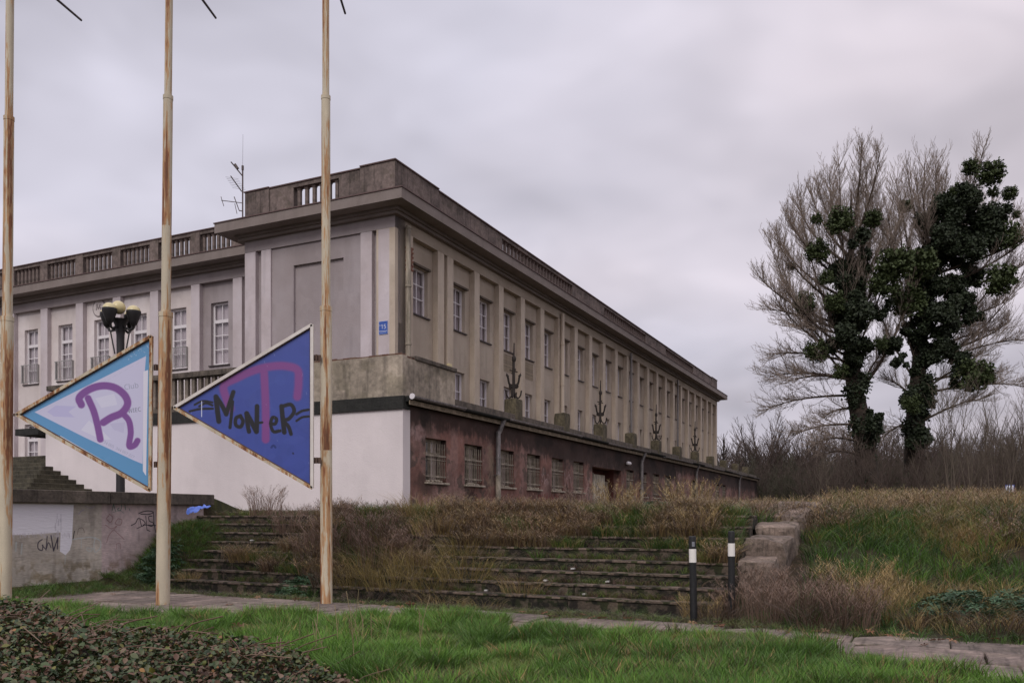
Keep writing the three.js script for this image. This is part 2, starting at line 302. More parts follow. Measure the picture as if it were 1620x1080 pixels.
// pale bird-stain streaks under two windows, built as thin raised strips
for (const i of [3, 4]) { const [a, b] = upHoles[i], v = sub('stain_streaks', house); v.position.set((a + b) / 2, 5.95, ZW); for (let k = 0; k < 7; k++) part('stain_strip', cached('vstain', () => boxG(-0.03, 0.03, 0, 0.72, 0.001, 0.016)), M.peeling, v).position.x = -0.39 + k * 0.13; }

// ---- entrance facade, corner block ----------------------------------
const XB = 1.55;
const faceX = (t0, t1, y0, y1, x0, x1) => boxG(x0, x1, y0, y1, -t1, -t0);     // t is measured from the corner along the entrance facade
part('block_wall', faceX(1.3, 7.598, 3.2, 9.26, XB + 0.17, XB + 0.6), M.lilac, house);
part('recessed_panel', merged([faceX(2.65, 3.38, 3.2, 9.255, XB + 0.07, XB + 0.18), faceX(5.48, 6.43, 3.2, 9.255, XB + 0.07, XB + 0.18), faceX(3.38, 5.48, 8.57, 9.255, XB + 0.07, XB + 0.18)]), M.lilac, house);
for (const [a, b] of [[7.12, 7.6], [6.43, 6.86], [2.2, 2.65], [1.51, 1.95]]) part('pilaster', softBox(XB, XB + 0.2, 3.2, 9.255, -b, -a, 0.012), M.lilacPale, house);
part('corner_pier', faceX(1.302, 1.51, 3.2, 9.255, XB + 0.03, XB + 0.2), M.lilacPale, house);
part('frieze', faceX(1.302, 7.6, 9.26, 9.66, XB - 0.002, XB + 0.6), M.lilac, house);
part('side_wall', wallG(XB + 0.01, 4.6, 3.2, 9.66, [], -7.62, -7.601), M.lilac, house);

// ---- entrance facade, set-back wing ----------------------------------
const XW = 3.75, WING = 37.6;
const wingPiers = [10.06, 12.28, 14.58, 16.8, 19.12, 21.45, 23.75, 26.05, 28.35, 30.65, 32.95, 35.25];
const wingHoles = [], wingBays = [];
for (let i = 0; i < wingPiers.length - 1; i++) { const a = wingPiers[i] + 0.23, b = wingPiers[i + 1] - 0.23, c = (a + b) / 2; wingBays.push([a, b]); wingHoles.push([-c - 0.46, -c + 0.46, 5.98, 8.47], [-c - 0.46, -c + 0.46, 1.75, 4.15]); }
// walls that face -x: drawn in (z, y), then turned
const wingWall = (t0, t1, y0, y1, holes, x0, x1) => { const g = wallG(-t1, -t0, y0, y1, holes, 0, x1 - x0); g.rotateY(Math.PI / 2); g.scale(1, 1, -1); const ix = g.attributes.position; for (let i = 0; i < ix.count; i += 3) for (const at3 of ['position', 'normal', 'uv']) { const A = g.attributes[at3], n = A.itemSize; for (let k = 0; k < n; k++) { const q = A.array[(i + 1) * n + k]; A.array[(i + 1) * n + k] = A.array[(i + 2) * n + k]; A.array[(i + 2) * n + k] = q; } } g.translate(x0, 0, 0); g.computeVertexNormals(); return triUV(g); };
part('wing_wall', wingWall(7.6, 12.3, -0.5, 9.26, wingHoles.filter((q) => q[0] > -12.3), XW + 0.2, XW + 0.6), M.lilac, house);
part('wing_wall', wingWall(12.3, WING, -0.5, 9.26, wingHoles.filter((q) => q[0] < -12.3), XW + 0.2, XW + 0.6), M.wingWhite, house);
part('frieze', faceX(7.6, WING, 9.26, 9.66, XW - 0.002, XW + 0.6), M.lilac, house);
for (const p of wingPiers) part('pilaster', cached('wpil', () => softBox(XW, XW + 0.24, -0.5, 9.255, -0.235, 0.235, 0.012)), M.lilacPale, house).position.z = -p;
for (const [za, zb, y0, y1] of wingHoles) {
  const upper = y0 > 5, o = makeWindow({ w: zb - za, h: y1 - y0, cols: 2, rows: [0, 0.24, 0.48, 0.72, 1], transom: 0.72, curtain: M.blind, edge: 0.08, bar: 0.035 });
  o.position.set(XW + 0.34, y0, (za + zb) / 2); o.rotation.y = -Math.PI / 2;
  if (upper && za < -12.3) {                                     // iron balconet
    const b = sub('balconet', house); b.position.set(XW + 0.2, y0, (za + zb) / 2); b.rotation.y = -Math.PI / 2;
    part('rail', merged([boxG(-0.56, 0.56, 0.84, 0.87, 0.10, 0.13), boxG(-0.56, 0.56, 0.06, 0.085, 0.10, 0.125), boxG(-0.56, -0.53, 0.06, 0.86, 0, 0.1), boxG(0.53, 0.56, 0.06, 0.86, 0, 0.1)]), M.railIron, b);
    for (let k = 0; k < 9; k++) part('railing_bar', cached('rbar', () => boxG(-0.008, 0.008, 0.08, 0.85, 0.105, 0.121)), M.railIron, b).position.x = -0.5 + k * 0.125;
  }
}
{ // round medallion over a window of the wing
  const p = sub('medallion', house); p.position.set(XW + 0.19, 8.98, -18.1); p.rotation.y = -Math.PI / 2;
  const disc = new THREE.CylinderGeometry(0.36, 0.36, 0.05, 28); disc.rotateX(Math.PI / 2); part('disc', disc, M.wingWhite, p);
  part('ring', new THREE.TorusGeometry(0.36, 0.035, 8, 32), M.lilac, p);
  part('emblem', merged([barG([-0.16, 0.12, 0.03], [-0.04, 0.14, 0.03], 0.03), barG([0.02, 0.13, 0.03], [0.16, 0.12, 0.03], 0.03), barG([-0.14, -0.1, 0.03], [-0.08, 0.1, 0.03], 0.03), barG([-0.08, 0.1, 0.03], [0.0, -0.06, 0.03], 0.03), barG([0, -0.06, 0.03], [0.08, 0.1, 0.03], 0.03), barG([0.08, 0.1, 0.03], [0.14, -0.1, 0.03], 0.03)]), M.lilac, p);
}
// ---- back walls and roof, so that the block is closed ------------------
part('rear_wall', merged([boxG(XW + 0.62, END, 3.2, 9.7, -14, -13.6), boxG(END - 0.4, END - 0.003, 3.2, 9.7, -13.6, -1.35), boxG(15.6, 16, -0.5, 9.7, -WING, -14), boxG(XW + 0.6, 15.6, -0.5, 9.7, -WING, -WING + 0.4)]), M.tan, house);
const plan = (o) => [[XB - o, ZP + o], [END + o, ZP + o], [END + o, -14 - o], [16 + o, -14 - o], [16 + o, -WING - o], [XW - o, -WING - o], [XW - o, -7.6 - o], [XB - o, -7.6 - o]];
part('bed_moulding', planG(plan(0.16), 9.64, 9.74), M.cornice, house);
part('bed_moulding', planG(plan(0.24), 9.74, 9.84), M.cornice, house);
part('cornice', planG(plan(0.72), 9.84, 10.17), M.cornice, house);
part('cornice_flashing', planG(plan(0.75), 10.17, 10.205), M.coping, house);

// ---- rooms behind the windows: corridor walls and floors
part('inner_wall', merged([boxG(1.9, END - 0.45, 3.3, 9.63, -4.2, -4.0), boxG(0.42, ANNEX - 0.3, -0.5, 3.2, -2.6, -2.4), boxG(ANNEX - 0.3, ANNEX - 0.01, -0.5, 3.2, -2.6, -0.43), boxG(0.41, 0.5, -0.5, 3.2, -2.4, -0.43)]), M.innerWall, house);
part('floor_slab', merged([boxG(1.9, END - 0.45, 6.15, 6.4, -4.0, ZW - 0.46), boxG(0.42, ANNEX, 3.2, 3.3, -4.2, -0.43)]), M.innerWall, house);
// ---- roof parapet with balusters ---------------------------------------
const balG = cached('balu', () => merged([boxG(-0.052, 0.052, 0.08, 0.82, -0.058, 0.058), boxG(-0.07, 0.07, 0, 0.08, -0.07, 0.07), boxG(-0.07, 0.07, 0.82, 0.9, -0.07, 0.07)]));
const P0 = 10.21, P1 = 11.36;
function parapetX(t0, t1, x, y1 = P1) { part('parapet', faceX(t0, t1, P0, y1, x, x + 0.28), M.parapet, house); }
function parapetZ(x0, x1, z, y1 = P1) { part('parapet', boxG(x0, x1, P0, y1, z - 0.28, z), M.parapet, house); }
function ballX(t0, t1, x, n) {
  part('parapet_base', faceX(t0, t1, P0, P0 + 0.12, x + 0.01, x + 0.27), M.parapet, house); part('parapet_rail', faceX(t0, t1, P1 - 0.14, P1 - 0.005, x - 0.005, x + 0.27), M.parapet, house);
  for (let k = 0; k < n; k++) part('baluster', balG, M.parapet, house).position.set(x + 0.14, P0 + 0.12, -mix(t0, t1, (k + 0.5) / n));
}
function ballZ(x0, x1, z, n) {
  part('parapet_base', boxG(x0, x1, P0, P0 + 0.12, z - 0.27, z - 0.01), M.parapet, house); part('parapet_rail', boxG(x0, x1, P1 - 0.14, P1 - 0.005, z - 0.27, z + 0.005), M.parapet, house);
  for (let k = 0; k < n; k++) part('baluster', balG, M.parapet, house).position.set(mix(x0, x1, (k + 0.5) / n), P0 + 0.12, z - 0.14);
}
parapetX(1.58, 2.66, XB, P1 + 0.05); parapetX(2.66, 3.54, XB + 0.03); ballX(3.54, 5.45, XB + 0.03, 6); parapetX(5.45, 6.5, XB + 0.03); parapetX(6.5, 7.6, XB, P1 + 0.02);
parapetZ(XB, 4.3, ZP, P1 + 0.05); parapetZ(4.3, 9.4, ZP - 0.03); 
for (const [a, b] of [[9.4, 17.2], [21.9, 29.7], [34.4, 42.2]]) ballZ(a, b, ZP - 0.03, 22);
for (const [a, b] of [[17.2, 21.9], [29.7, 34.4], [42.2, 48.6]]) parapetZ(a, b, ZP - 0.03);
parapetZ(48.6, END, ZP, P1 + 0.05);
part('parapet', boxG(END - 0.28, END, P0, P1, -6, ZP - 0.285), M.parapet, house);
part('parapet', boxG(XB + 0.3, XW + 0.3, P0, P1, -7.6, -7.34), M.parapet, house);
wingPiers.forEach((p, i) => { parapetX(p - 0.24, p + 0.24, XW); if (i < wingPiers.length - 1) ballX(p + 0.24, wingPiers[i + 1] - 0.24, XW + 0.02, 7); });
parapetX(7.62, 8.2, XW + 0.02); ballX(8.2, 9.82, XW + 0.02, 6);
part('coping', merged([boxG(XB - 0.04, 4.3, P1 + 0.05, P1 + 0.09, ZP - 0.3, ZP + 0.04), boxG(4.3, 48.6, P1, P1 + 0.04, ZP - 0.33, ZP + 0.02), boxG(48.6, END + 0.04, P1 + 0.05, P1 + 0.09, ZP - 0.3, ZP + 0.04)]), M.coping, house);
part('coping', merged([boxG(XB - 0.04, XB + 0.3, P1 + 0.05, P1 + 0.09, -2.66, ZP - 0.3), boxG(XB - 0.01, XB + 0.33, P1, P1 + 0.04, -6.5, -2.66), boxG(XB - 0.04, XB + 0.3, P1 + 0.02, P1 + 0.06, -7.63, -6.5)]), M.coping, house);
part('coping', boxG(XW - 0.03, XW + 0.31, P1, P1 + 0.04, -WING, -7.65), M.coping, house);

// ---- ground floor: red front ---------------------------------------------
const gWin = [1.29, 3.82, 6.42, 8.93, 11.43, 13.93, 21.6, 24.15, 26.7, 29.25, 36.2, 38.75, 43.9, 46.5];
const DOOR = [16.37, 20.75];
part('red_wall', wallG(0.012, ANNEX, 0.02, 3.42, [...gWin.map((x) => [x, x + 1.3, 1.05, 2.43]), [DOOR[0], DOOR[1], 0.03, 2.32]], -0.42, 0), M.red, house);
part('plinth', merged([boxG(0.012, DOOR[0], -0.5, 0.02, -0.4, 0.035), boxG(DOOR[1], ANNEX, -0.5, 0.02, -0.4, 0.035), boxG(DOOR[0], DOOR[1], -0.5, -0.06, -1, 0.034)]), M.plinth, house);
gWin.forEach((x, i) => {
  const w = sub('barred_window', house); w.position.set(x + 0.65, 1.05, 0);
  part('window_frame', cached('gframe', () => merged([boxG(-0.65, -0.57, 0, 1.38, -0.3, -0.22), boxG(0.57, 0.65, 0, 1.38, -0.3, -0.22), boxG(-0.57, 0.57, 1.28, 1.38, -0.3, -0.22), boxG(-0.57, 0.57, 0, 0.08, -0.3, -0.22), boxG(-0.04, 0.04, 0.08, 1.28, -0.3, -0.22), boxG(-0.57, 0.57, 0.9, 0.96, -0.3, -0.221)])), M.oldFrame, w);
  for (const [a, b] of [[-0.57, -0.04], [0.04, 0.57]]) for (const [c, d] of [[0.08, 0.9], [0.96, 1.28]]) part('pane', cached('gp' + c, () => { const g = new THREE.PlaneGeometry(b - a, d - c); return g; }), M.glass, w).position.set((a + b) / 2, (c + d) / 2, -0.26);
  part('curtain', cached('gcur' + i % 2, () => { const x0 = i % 2 ? -0.05 : 0.08, g = new THREE.PlaneGeometry(0.65 - x0, 1.38, 16, 1), p = g.attributes.position; for (let q = 0; q < p.count; q++) p.setZ(q, 0.02 * Math.sin(p.getX(q) * 40)); g.computeVertexNormals(); g.translate((x0 + 0.65) / 2, 0.69, -0.36); return g; }), M.dirtyCurtain, w);
  const g = sub('grille', w);
  part('grille_bars', cached('gbars', () => { const l = []; for (let k = 0; k < 9; k++) l.push(boxG(-0.595 + k * 0.145, -0.579 + k * 0.145, 0.1, 1.25, -0.045, -0.025)); l.push(boxG(-0.65, 0.65, 0.82, 0.87, -0.025, -0.012), boxG(-0.65, 0.65, 0.16, 0.21, -0.025, -0.012), boxG(-0.65, 0.65, 0.7, 0.72, -0.025, -0.012)); return merged(l); }), M.oldFrame, g);
  part('sill', cached('gsill', () => softBox(-0.7, 0.74, -0.07, -0.003, -0.2, 0.09, 0.015)), M.cream, w);
  if (i < 6) { const r = rngOf(40 + i), l = []; for (let k = 0; k < 16; k++) { const s = 0.03 + 0.05 * r(), b = new THREE.DodecahedronGeometry(s, 0); b.scale(1, 0.6, 1); b.translate(-0.58 + 1.1 * r(), s * 0.55, -0.14 + 0.15 * r()); l.push(triUV(b)); } part('rubble', merged(l), M.cream, w); }
});
{ // recessed doorway with a tagged pale double door
  const d = sub('doorway', house);
  part('recess', merged([boxG(DOOR[0] - 0.2, DOOR[1] + 0.2, 2.33, 2.6, -1.0, -0.43), boxG(DOOR[1], DOOR[1] + 0.2, -0.05, 2.33, -1.0, -0.421), boxG(DOOR[0] - 0.2, DOOR[0], -0.05, 2.33, -1.0, -0.421)]), M.redPlain, d);
  part('recess_back', merged([boxG(DOOR[0] - 0.2, DOOR[1] + 0.2, -0.05, 2.6, -1.12, -1.0)]), M.redPlain, d);
  const doorTex = canvasTex(512, 512, (c, w, h) => {
    const im = c.createImageData(w, h);
    for (let j = 0; j < h; j++) for (let i = 0; i < w; i++) { const b = fbm(i / 60, j / 60, 0, 5, 3), k = 0.82 + 0.3 * (b - 0.5) - 0.22 * sstep(0.55, 0.8, fbm(i / 14, j / 120, 0, 3, 9)), o = (j * w + i) * 4; im.data[o] = 255 * k; im.data[o + 1] = 245 * k; im.data[o + 2] = 222 * k; im.data[o + 3] = 255; }
    c.putImageData(im, 0, 0); c.lineCap = 'round'; c.strokeStyle = '#1f1b1a'; c.lineWidth = 14;
    c.beginPath(); c.moveTo(180, 120); c.bezierCurveTo(120, 240, 130, 400, 215, 405); c.bezierCurveTo(290, 400, 280, 230, 235, 140); c.stroke();
    c.lineWidth = 10; c.beginPath(); c.moveTo(215, 405); c.lineTo(225, 500); c.stroke(); c.beginPath(); c.moveTo(200, 110); c.lineTo(215, 150); c.stroke(); c.lineWidth = 16; c.beginPath(); c.moveTo(330, 430); c.lineTo(350, 490); c.stroke();
  });
  const panel = new THREE.BoxGeometry(1.86, 2.12, 0.05), m = std({ map: doorTex, roughness: 0.7 });
  part('door_leaf', panel, m, d).position.set(19.12, 1.0, -0.68);
  part('door_board', boxG(20.1, 20.62, -0.05, 1.75, -0.74, -0.7), M.cream, d); part('door_board', boxG(17.98, 18.14, -0.05, 2.1, -0.62, -0.57), M.cream, d);
}
{ // twin flood lamps over the windows
  const f = sub('flood_lamp', house); f.position.set(21.6, 2.72, 0.02);
  part('bracket', boxG(-0.25, 0.25, -0.02, 0.03, 0, 0.05), M.iron, f);
  for (const s of [-0.15, 0.15]) { const g = new THREE.SphereGeometry(0.1, 12, 8); part('lamp_head', g, M.frame, f).position.set(s, 0.03, 0.12); }
}

// ---- eaves, gutter, downpipes -----------------------------------------------
part('eaves_board', boxG(0.08, ANNEX, 3.3, 3.44, 0.17, 0.2), M.peeling, house);
part('eaves_soffit', boxG(0.06, ANNEX, 3.40, 3.44, 0.001, 0.17), M.bitumen, house);
part('roof_edge', boxG(0.06, ANNEX, 3.441, 3.56, -1.6, 0.22), M.bitumen, house);
{
  const half = (r, n) => { const s = []; for (let i = 0; i <= n; i++) { const a = Math.PI + Math.PI * i / n; s.push([Math.cos(a) * r, Math.sin(a) * r]); } return s; };
  const sh = new THREE.Shape(half(0.085, 8).concat(half(0.07, 8).reverse()).map((p) => new THREE.Vector2(...p)));
  let x = 0.05, k = 0; const r = rngOf(8);
  while (x < ANNEX) { const L = Math.min(3.05 + r(), ANNEX - x), g = new THREE.ExtrudeGeometry(sh, { depth: L - 0.01, bevelEnabled: false }); g.rotateY(Math.PI / 2); g.translate(x, 3.545 - 0.02 * Math.sin(k * 1.7), 0.31 + 0.008 * r()); part('gutter', triUV(g), k % 3 === 1 ? M.bitumen : M.zinc, house); x += L; k++; }
  const cap = new THREE.CylinderGeometry(0.088, 0.088, 0.03, 14); cap.rotateZ(Math.PI / 2); part('gutter_cap', cap, M.frame, house).position.set(0.035, 3.53, 0.31);
}
function pipe(x, y0, y1, z, r, mat, name = 'downpipe') { const p = sub(name, house); part('pipe', rodG([x, y0, z], [x, y1, z], r, r, 14), mat, p); for (let y = y0 + 0.6; y < y1; y += 1.9) part('collar', rodG([x, y, z], [x, y + 0.06, z], r * 1.25, r * 1.25, 14), mat, p); return p; }
for (const x of [6.12, 24.0, 37, 53]) {
  const p = pipe(x, 1.45, 3.05, 0.13, 0.085, M.zinc); part('lower_pipe', rodG([x, -0.2, 0.13], [x, 1.45, 0.13], 0.098, 0.098, 14), M.cream, p);
  part('outlet', rodG([x + 0.08, 3.0, 0.13], [x + 0.16, 3.5, 0.3], 0.08, 0.08, 12), M.zinc, p);
  part('bracket', boxG(x - 0.11, x + 0.11, 1.42, 1.47, 0.001, 0.14), M.iron, p);
}
pipe(2.12, 4.95, 9.45, ZP + 0.14, 0.085, M.cream, 'facade_downpipe'); pipe(15.55, 3.6, 9.5, ZP + 0.12, 0.09, M.tanPier, 'facade_downpipe'); pipe(26.2, 3.6, 9.5, ZP + 0.12, 0.07, M.zinc, 'facade_downpipe'); pipe(37.0, 3.6, 9.5, ZP + 0.12, 0.07, M.zinc, 'facade_downpipe');
{ // bricks laid bare beside the corner downpipe
  const b = sub('bare_brickwork', house), r = rngOf(3), mats = [lin(0.22, 0.09, 0.06), lin(0.17, 0.075, 0.055), lin(0.26, 0.13, 0.09)].map((c) => std({ color: c }));
  for (let j = 0; j < 12; j++) for (let i = 0; i < 2; i++) { if (r() < 0.12) continue; const o = part('brick', cached('brick', () => boxG(-0.105, 0.105, -0.028, 0.028, -0.02, 0.014)), mats[Math.floor(r() * 3)], b); o.position.set(2.36 + (i - 0.5) * 0.225 + (j % 2) * 0.06, 8.05 + j * 0.072, ZP + 0.003 + r() * 0.006); }
}
{ const b = sub('alarm_box', house); b.position.set(4.86, 5.2, ZP + 0.05); part('case', softBox(-0.12, 0.12, -0.18, 0.2, 0, 0.12, 0.03), std({ color: lin(0.62, 0.52, 0.3), roughness: 0.6 }), b); part('lens', softBox(-0.08, 0.08, -0.25, -0.18, 0.02, 0.1, 0.02), M.coping, b); }

// ---- corner balcony over the ground floor --------------------------------------
part('white_wall', merged([boxG(0, 0.4, -0.45, 3.17, -16.05, 0.003)]), M.white, house);
part('annex_roof', boxG(0.4, 3.7, 3.301, 3.43, -16, -1.61), M.bitumen, house);
part('fascia_band', merged([boxG(-0.07, 0.3, 3.17, 3.56, -16.2, 0.06)]), M.bitumen, house);
part('balcony_parapet', merged([boxG(0.02, 0.28, 3.56, 4.8, -6.5, -0.02), boxG(0.28, 3.2, 3.561, 4.74, -0.3, -0.02), boxG(2.95, 3.2, 3.561, 4.74, -1.52, -0.3)]), M.balcony, house);
part('balcony_coping', softBox(0.72, 3.26, 4.74, 4.88, -0.34, 0.03, 0.02), M.darkConcrete, house);
{ const r = rngOf(21), mats = [lin(0.24, 0.12, 0.085), lin(0.30, 0.2, 0.15)].map((c) => std({ color: c, map: scaled(txConcrete, 0.8) })); for (let k = 0; k < 26; k++) part('brick', cached('capbrick', () => softBox(-0.11, 0.11, 0, 0.07, -0.12, 0.12, 0.012)), mats[k % 2], house).position.set(0.15, 4.8 - 0.035 * r(), -0.18 - k * 0.24); for (let k = 0; k < 3; k++) part('brick', cached('capbrick', null), mats[k % 2], house).position.set(0.4 + k * 0.15, 4.74, -0.16); }
part('terrace_rail', faceX(6.5, 16, 4.72, 4.9, -0.01, 0.31), M.darkConcrete, house);
part('terrace_base', faceX(6.5, 16, 3.56, 3.72, 0.02, 0.28), M.darkConcrete, house);
const bal2 = merged([boxG(-0.06, 0.06, 0.0, 1.0, -0.07, 0.07)]);
for (let k = 0; k < 30; k++) part('baluster', bal2, M.concrete, house).position.set(0.15, 3.72, -6.7 - k * 0.31);
part('annex_end', boxG(0.4, XW + 0.2, -0.45, 3.2, -16.05, -15.8), M.white, house);
part('porch_eave', boxG(-0.3, 1.4, 3.05, 3.3, -17.4, -16.06), M.bitumen, house);

// ---- low roof-edge parapet of the annex -------------------------------------------
for (let x = 3.24; x < ANNEX - 1; x += 5.0) part('edge_parapet', softBox(x, Math.min(x + 4.97, ANNEX), 3.561, 3.87, -0.3, -0.05, 0.025), M.darkConcrete, house);

// wing steps: broad tiers that fan out below the wing
{
  const w = inFrame(thing('entrance_steps', 'dark mossy stone tiers fanning out before the white wing', 'steps'));
  for (let k = 0; k < 9; k++) { const out = (k - 2) * 0.42, z1 = k < 3 ? -16.1 : -16.05 + out * 1.02, x0 = k < 3 ? 0.85 - k * 0.4 : -out; part('tier', softBox(x0, 3.9, 2.37 - (k + 1) * 0.175, 2.37 - k * 0.175 - 0.004, -27, z1, 0.02), M.mossy, w); }
  part('tier', boxG(-2.9, 3.9, -0.4, 2.37 - 9 * 0.175, -27, -16.2), M.mossy, w);
}

// ================================================================ GROUND
const CHEEK = -1.54, CHEEK_R = 11.25;                           // lines of the stair's two cheek walls
const TOE = -8.6, RISE = 0.1875, GO = 0.3;
function groundH(x, z) {                                        // height of the ground in the building's axes
  const n = (fbm(x * 0.35 + 50, z * 0.35 + 50, 0, 3, 15) - 0.5), n2 = fbm(x * 1.4 + 9, z * 1.4, 0, 3, 16) - 0.5;
  const flight = clamp((x - TOE + 0.1) / 2.4) * 1.28 - 0.12 * sstep(-9.2, -8.7, x) * (1 - sstep(-6.2, -5.9, x)) + 0.16 * sstep(-6.3, -5.6, x);
  const bank = 1.45 * sstep(-9.9, -4.2, x) * (0.4 + 0.6 * sstep(-9.9, -4.2, x)) + 0.12 * sstep(-4, 4, x) + 0.38 * n * sstep(-9, -6, x) + 0.14 * n2 * sstep(-9.5, -8, x);
  const right = sstep(CHEEK_R - 0.2, CHEEK_R + 0.7, z);
  let h = mix(flight + 0.05 * n2 * sstep(-6, -5, x), bank, right);
  h += 0.72 * Math.exp(-(((x + 7.55) / 0.95) ** 2) - (((z + 0.95) / 0.75) ** 2));     // earth washed down against the left cheek
  if (z < -1.7) h = x < -13.95 ? 0 : mix(1.98, 1.62, sstep(-6.1, -4.5, x));            // raised platform behind the cheek wall
  else h += 0.24 * sstep(-0.2, -1.5, z) * sstep(-14, -12.5, x) * (1 - sstep(-9, -8, x));
  h += 0.05 * n * (1 - sstep(-12, -10, x)) - 0.02;
  { const u = x + 0.3 + 0.03 * z; if (u > -12.2 && u < -8.9 && z > CHEEK) h = Math.min(h, -0.045 + 0.12 * sstep(-0.2, -1.5, z) * sstep(-14, -12.5, x) + 2 * Math.max(0, u + 9.5) * right); }   // paved strip is level
  return h;
}
const groundAt = (X, Z) => { const [x, z] = toLocal(X, Z); return groundH(x, z); };
{
  const axis = (fine0, fine1, step, far) => { const a = []; for (let v = fine0; v <= fine1 + 1e-6; v += step) a.push(v); let d = step; for (let v = fine1; v < far;) { d *= 1.35; v += d; a.push(v); } d = step; for (let v = fine0; v > -far;) { d *= 1.35; v -= d; a.unshift(v); } return a; };
  const xs = axis(-24, 8, 0.3, 900), zs = axis(-6, 34, 0.35, 900).concat([-1.62, -1.74]).sort((a, b) => a - b);
  const pos = [], uv = [], idx = [];
  for (const z of zs) for (const x of xs) { pos.push(x, groundH(clamp(x, -60, 60), clamp(z, -60, 80)) - (Math.abs(x) > 70 || Math.abs(z) > 90 ? 0.2 : 0), z); uv.push(x, z); }
  const n = xs.length;
  for (let j = 0; j < zs.length - 1; j++) for (let i = 0; i < n - 1; i++) { const a = j * n + i; idx.push(a, a + n, a + 1, a + 1, a + n, a + n + 1); }
  const g = new THREE.BufferGeometry(); g.setAttribute('position', new THREE.Float32BufferAttribute(pos, 3)); g.setAttribute('uv', new THREE.Float32BufferAttribute(uv, 2)); g.setIndex(idx); g.computeVertexNormals();
  const tx = dataTex(1024, 1024, (u, v) => { const b = fbm(u * 8, v * 8, 8, 6, 3), f = fbm(u * 80, v * 80, 80, 3, 4), p = sstep(0.45, 0.6, b); const k = 0.7 + 0.5 * (f - 0.5); return [mix(0.34, 0.30, p) * k, mix(0.275, 0.30, p) * k, mix(0.19, 0.15, p) * k]; });
  inFrame(structure('ground', g, std({ map: scaled(tx, 5), roughness: 1, bumpMap: scaled(txRelief, 0.7), bumpScale: 0.03 })), 0, 0, 0);
}

// ---------------------------------------------------------------- paved strip of concrete slabs
{
  const p = new THREE.Group(); p.name = 'pavement'; p.userData.kind = 'structure'; scene.add(inFrame(p, -0.3, 0, 0)); p.rotation.y -= 0.03;
  const r = rngOf(12), mats = [concrete(0.40, 0.325, 0.30, 1.9, 0.1), concrete(0.36, 0.30, 0.275, 1.7, 0.5), concrete(0.44, 0.37, 0.335, 2.2, 0.8)];
  const slab = (L, W, cut, seed) => {                            // slab with worn, slightly crooked corners
    const q = rngOf(seed), c = [[-L / 2, -W / 2], [L / 2, -W / 2], [L / 2, W / 2], [-L / 2, W / 2]], pts = [];
    c.forEach(([a, b], i) => { const nx = c[(i + 1) % 4], e = i === cut ? 0.28 + 0.2 * q() : 0.02 + 0.05 * q(), e2 = (i + 1) % 4 === cut ? 0.3 : 0.03; for (const f of [e / Math.hypot(nx[0] - a, nx[1] - b), 0.5, 1 - e2 / Math.hypot(nx[0] - a, nx[1] - b)]) pts.push([mix(a, nx[0], f) + 0.018 * (q() - 0.5), mix(b, nx[1], f) + 0.018 * (q() - 0.5)]); });
    const s = new THREE.Shape(pts.map(([a, b]) => new THREE.Vector2(a, -b))), g = new THREE.ExtrudeGeometry(s, { depth: 0.055, bevelEnabled: true, bevelThickness: 0.012, bevelSize: 0.012, bevelSegments: 1, steps: 1 });
    g.rotateX(-Math.PI / 2); g.translate(0, -0.05, 0); return triUV(g);
  };
  const shapes = {}; for (const L of [0.8, 1.05, 1.3]) for (let v = 0; v < 5; v++) shapes[L + '|' + v] = slab(L - 0.045, 0.8, v < 2 ? v * 2 : -1, 90 + v + L * 10 | 0);
  for (let row = 0; row < 3; row++) for (let z = -9 + row * 0.37; z < 25;) { const L = [0.8, 1.05, 1.3][Math.floor(r() * 3)], m = part('paving_slab', shapes[L + '|' + Math.floor(r() * 5)], mats[Math.floor(r() * 3)], p); m.rotation.set(0.014 * (r() - 0.5), Math.PI / 2 + 0.012 * (r() - 0.5) + (r() < 0.5 ? Math.PI : 0), 0.014 * (r() - 0.5)); m.position.set(-11.2 + row * 0.86, -0.005 + 0.02 * (r() - 0.5), z + L / 2); z += L; }
}

// ---------------------------------------------------------------- broad stair up to the terrace
{
  const s = inFrame(thing('broad_stair', 'wide flight of worn concrete steps overgrown with weeds', 'stairs'), 0, 0, 0), r = rngOf(61);
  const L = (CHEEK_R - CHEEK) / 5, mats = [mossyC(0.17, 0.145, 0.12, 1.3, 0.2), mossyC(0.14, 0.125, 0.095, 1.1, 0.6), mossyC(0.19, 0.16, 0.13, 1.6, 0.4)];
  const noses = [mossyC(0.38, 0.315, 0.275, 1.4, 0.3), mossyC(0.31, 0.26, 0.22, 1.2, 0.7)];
  for (let k = 1; k <= 8; k++) for (let j = 0; j < 5; j++) {
    const d = k < 8 ? GO + 0.05 : 0.6, g = sub('step', s);
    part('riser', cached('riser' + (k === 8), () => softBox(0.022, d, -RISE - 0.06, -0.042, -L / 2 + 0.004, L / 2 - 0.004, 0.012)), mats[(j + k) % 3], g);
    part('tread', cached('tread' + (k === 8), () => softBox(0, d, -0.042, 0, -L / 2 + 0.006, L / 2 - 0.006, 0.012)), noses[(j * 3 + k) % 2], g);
    g.position.set(TOE + (k - 1) * GO + 0.015 * (r() - 0.5), k * RISE + 0.012 * (r() - 0.5), CHEEK + (j + 0.5) * L); g.rotation.x = 0.004 * (r() - 0.5);
  }
}

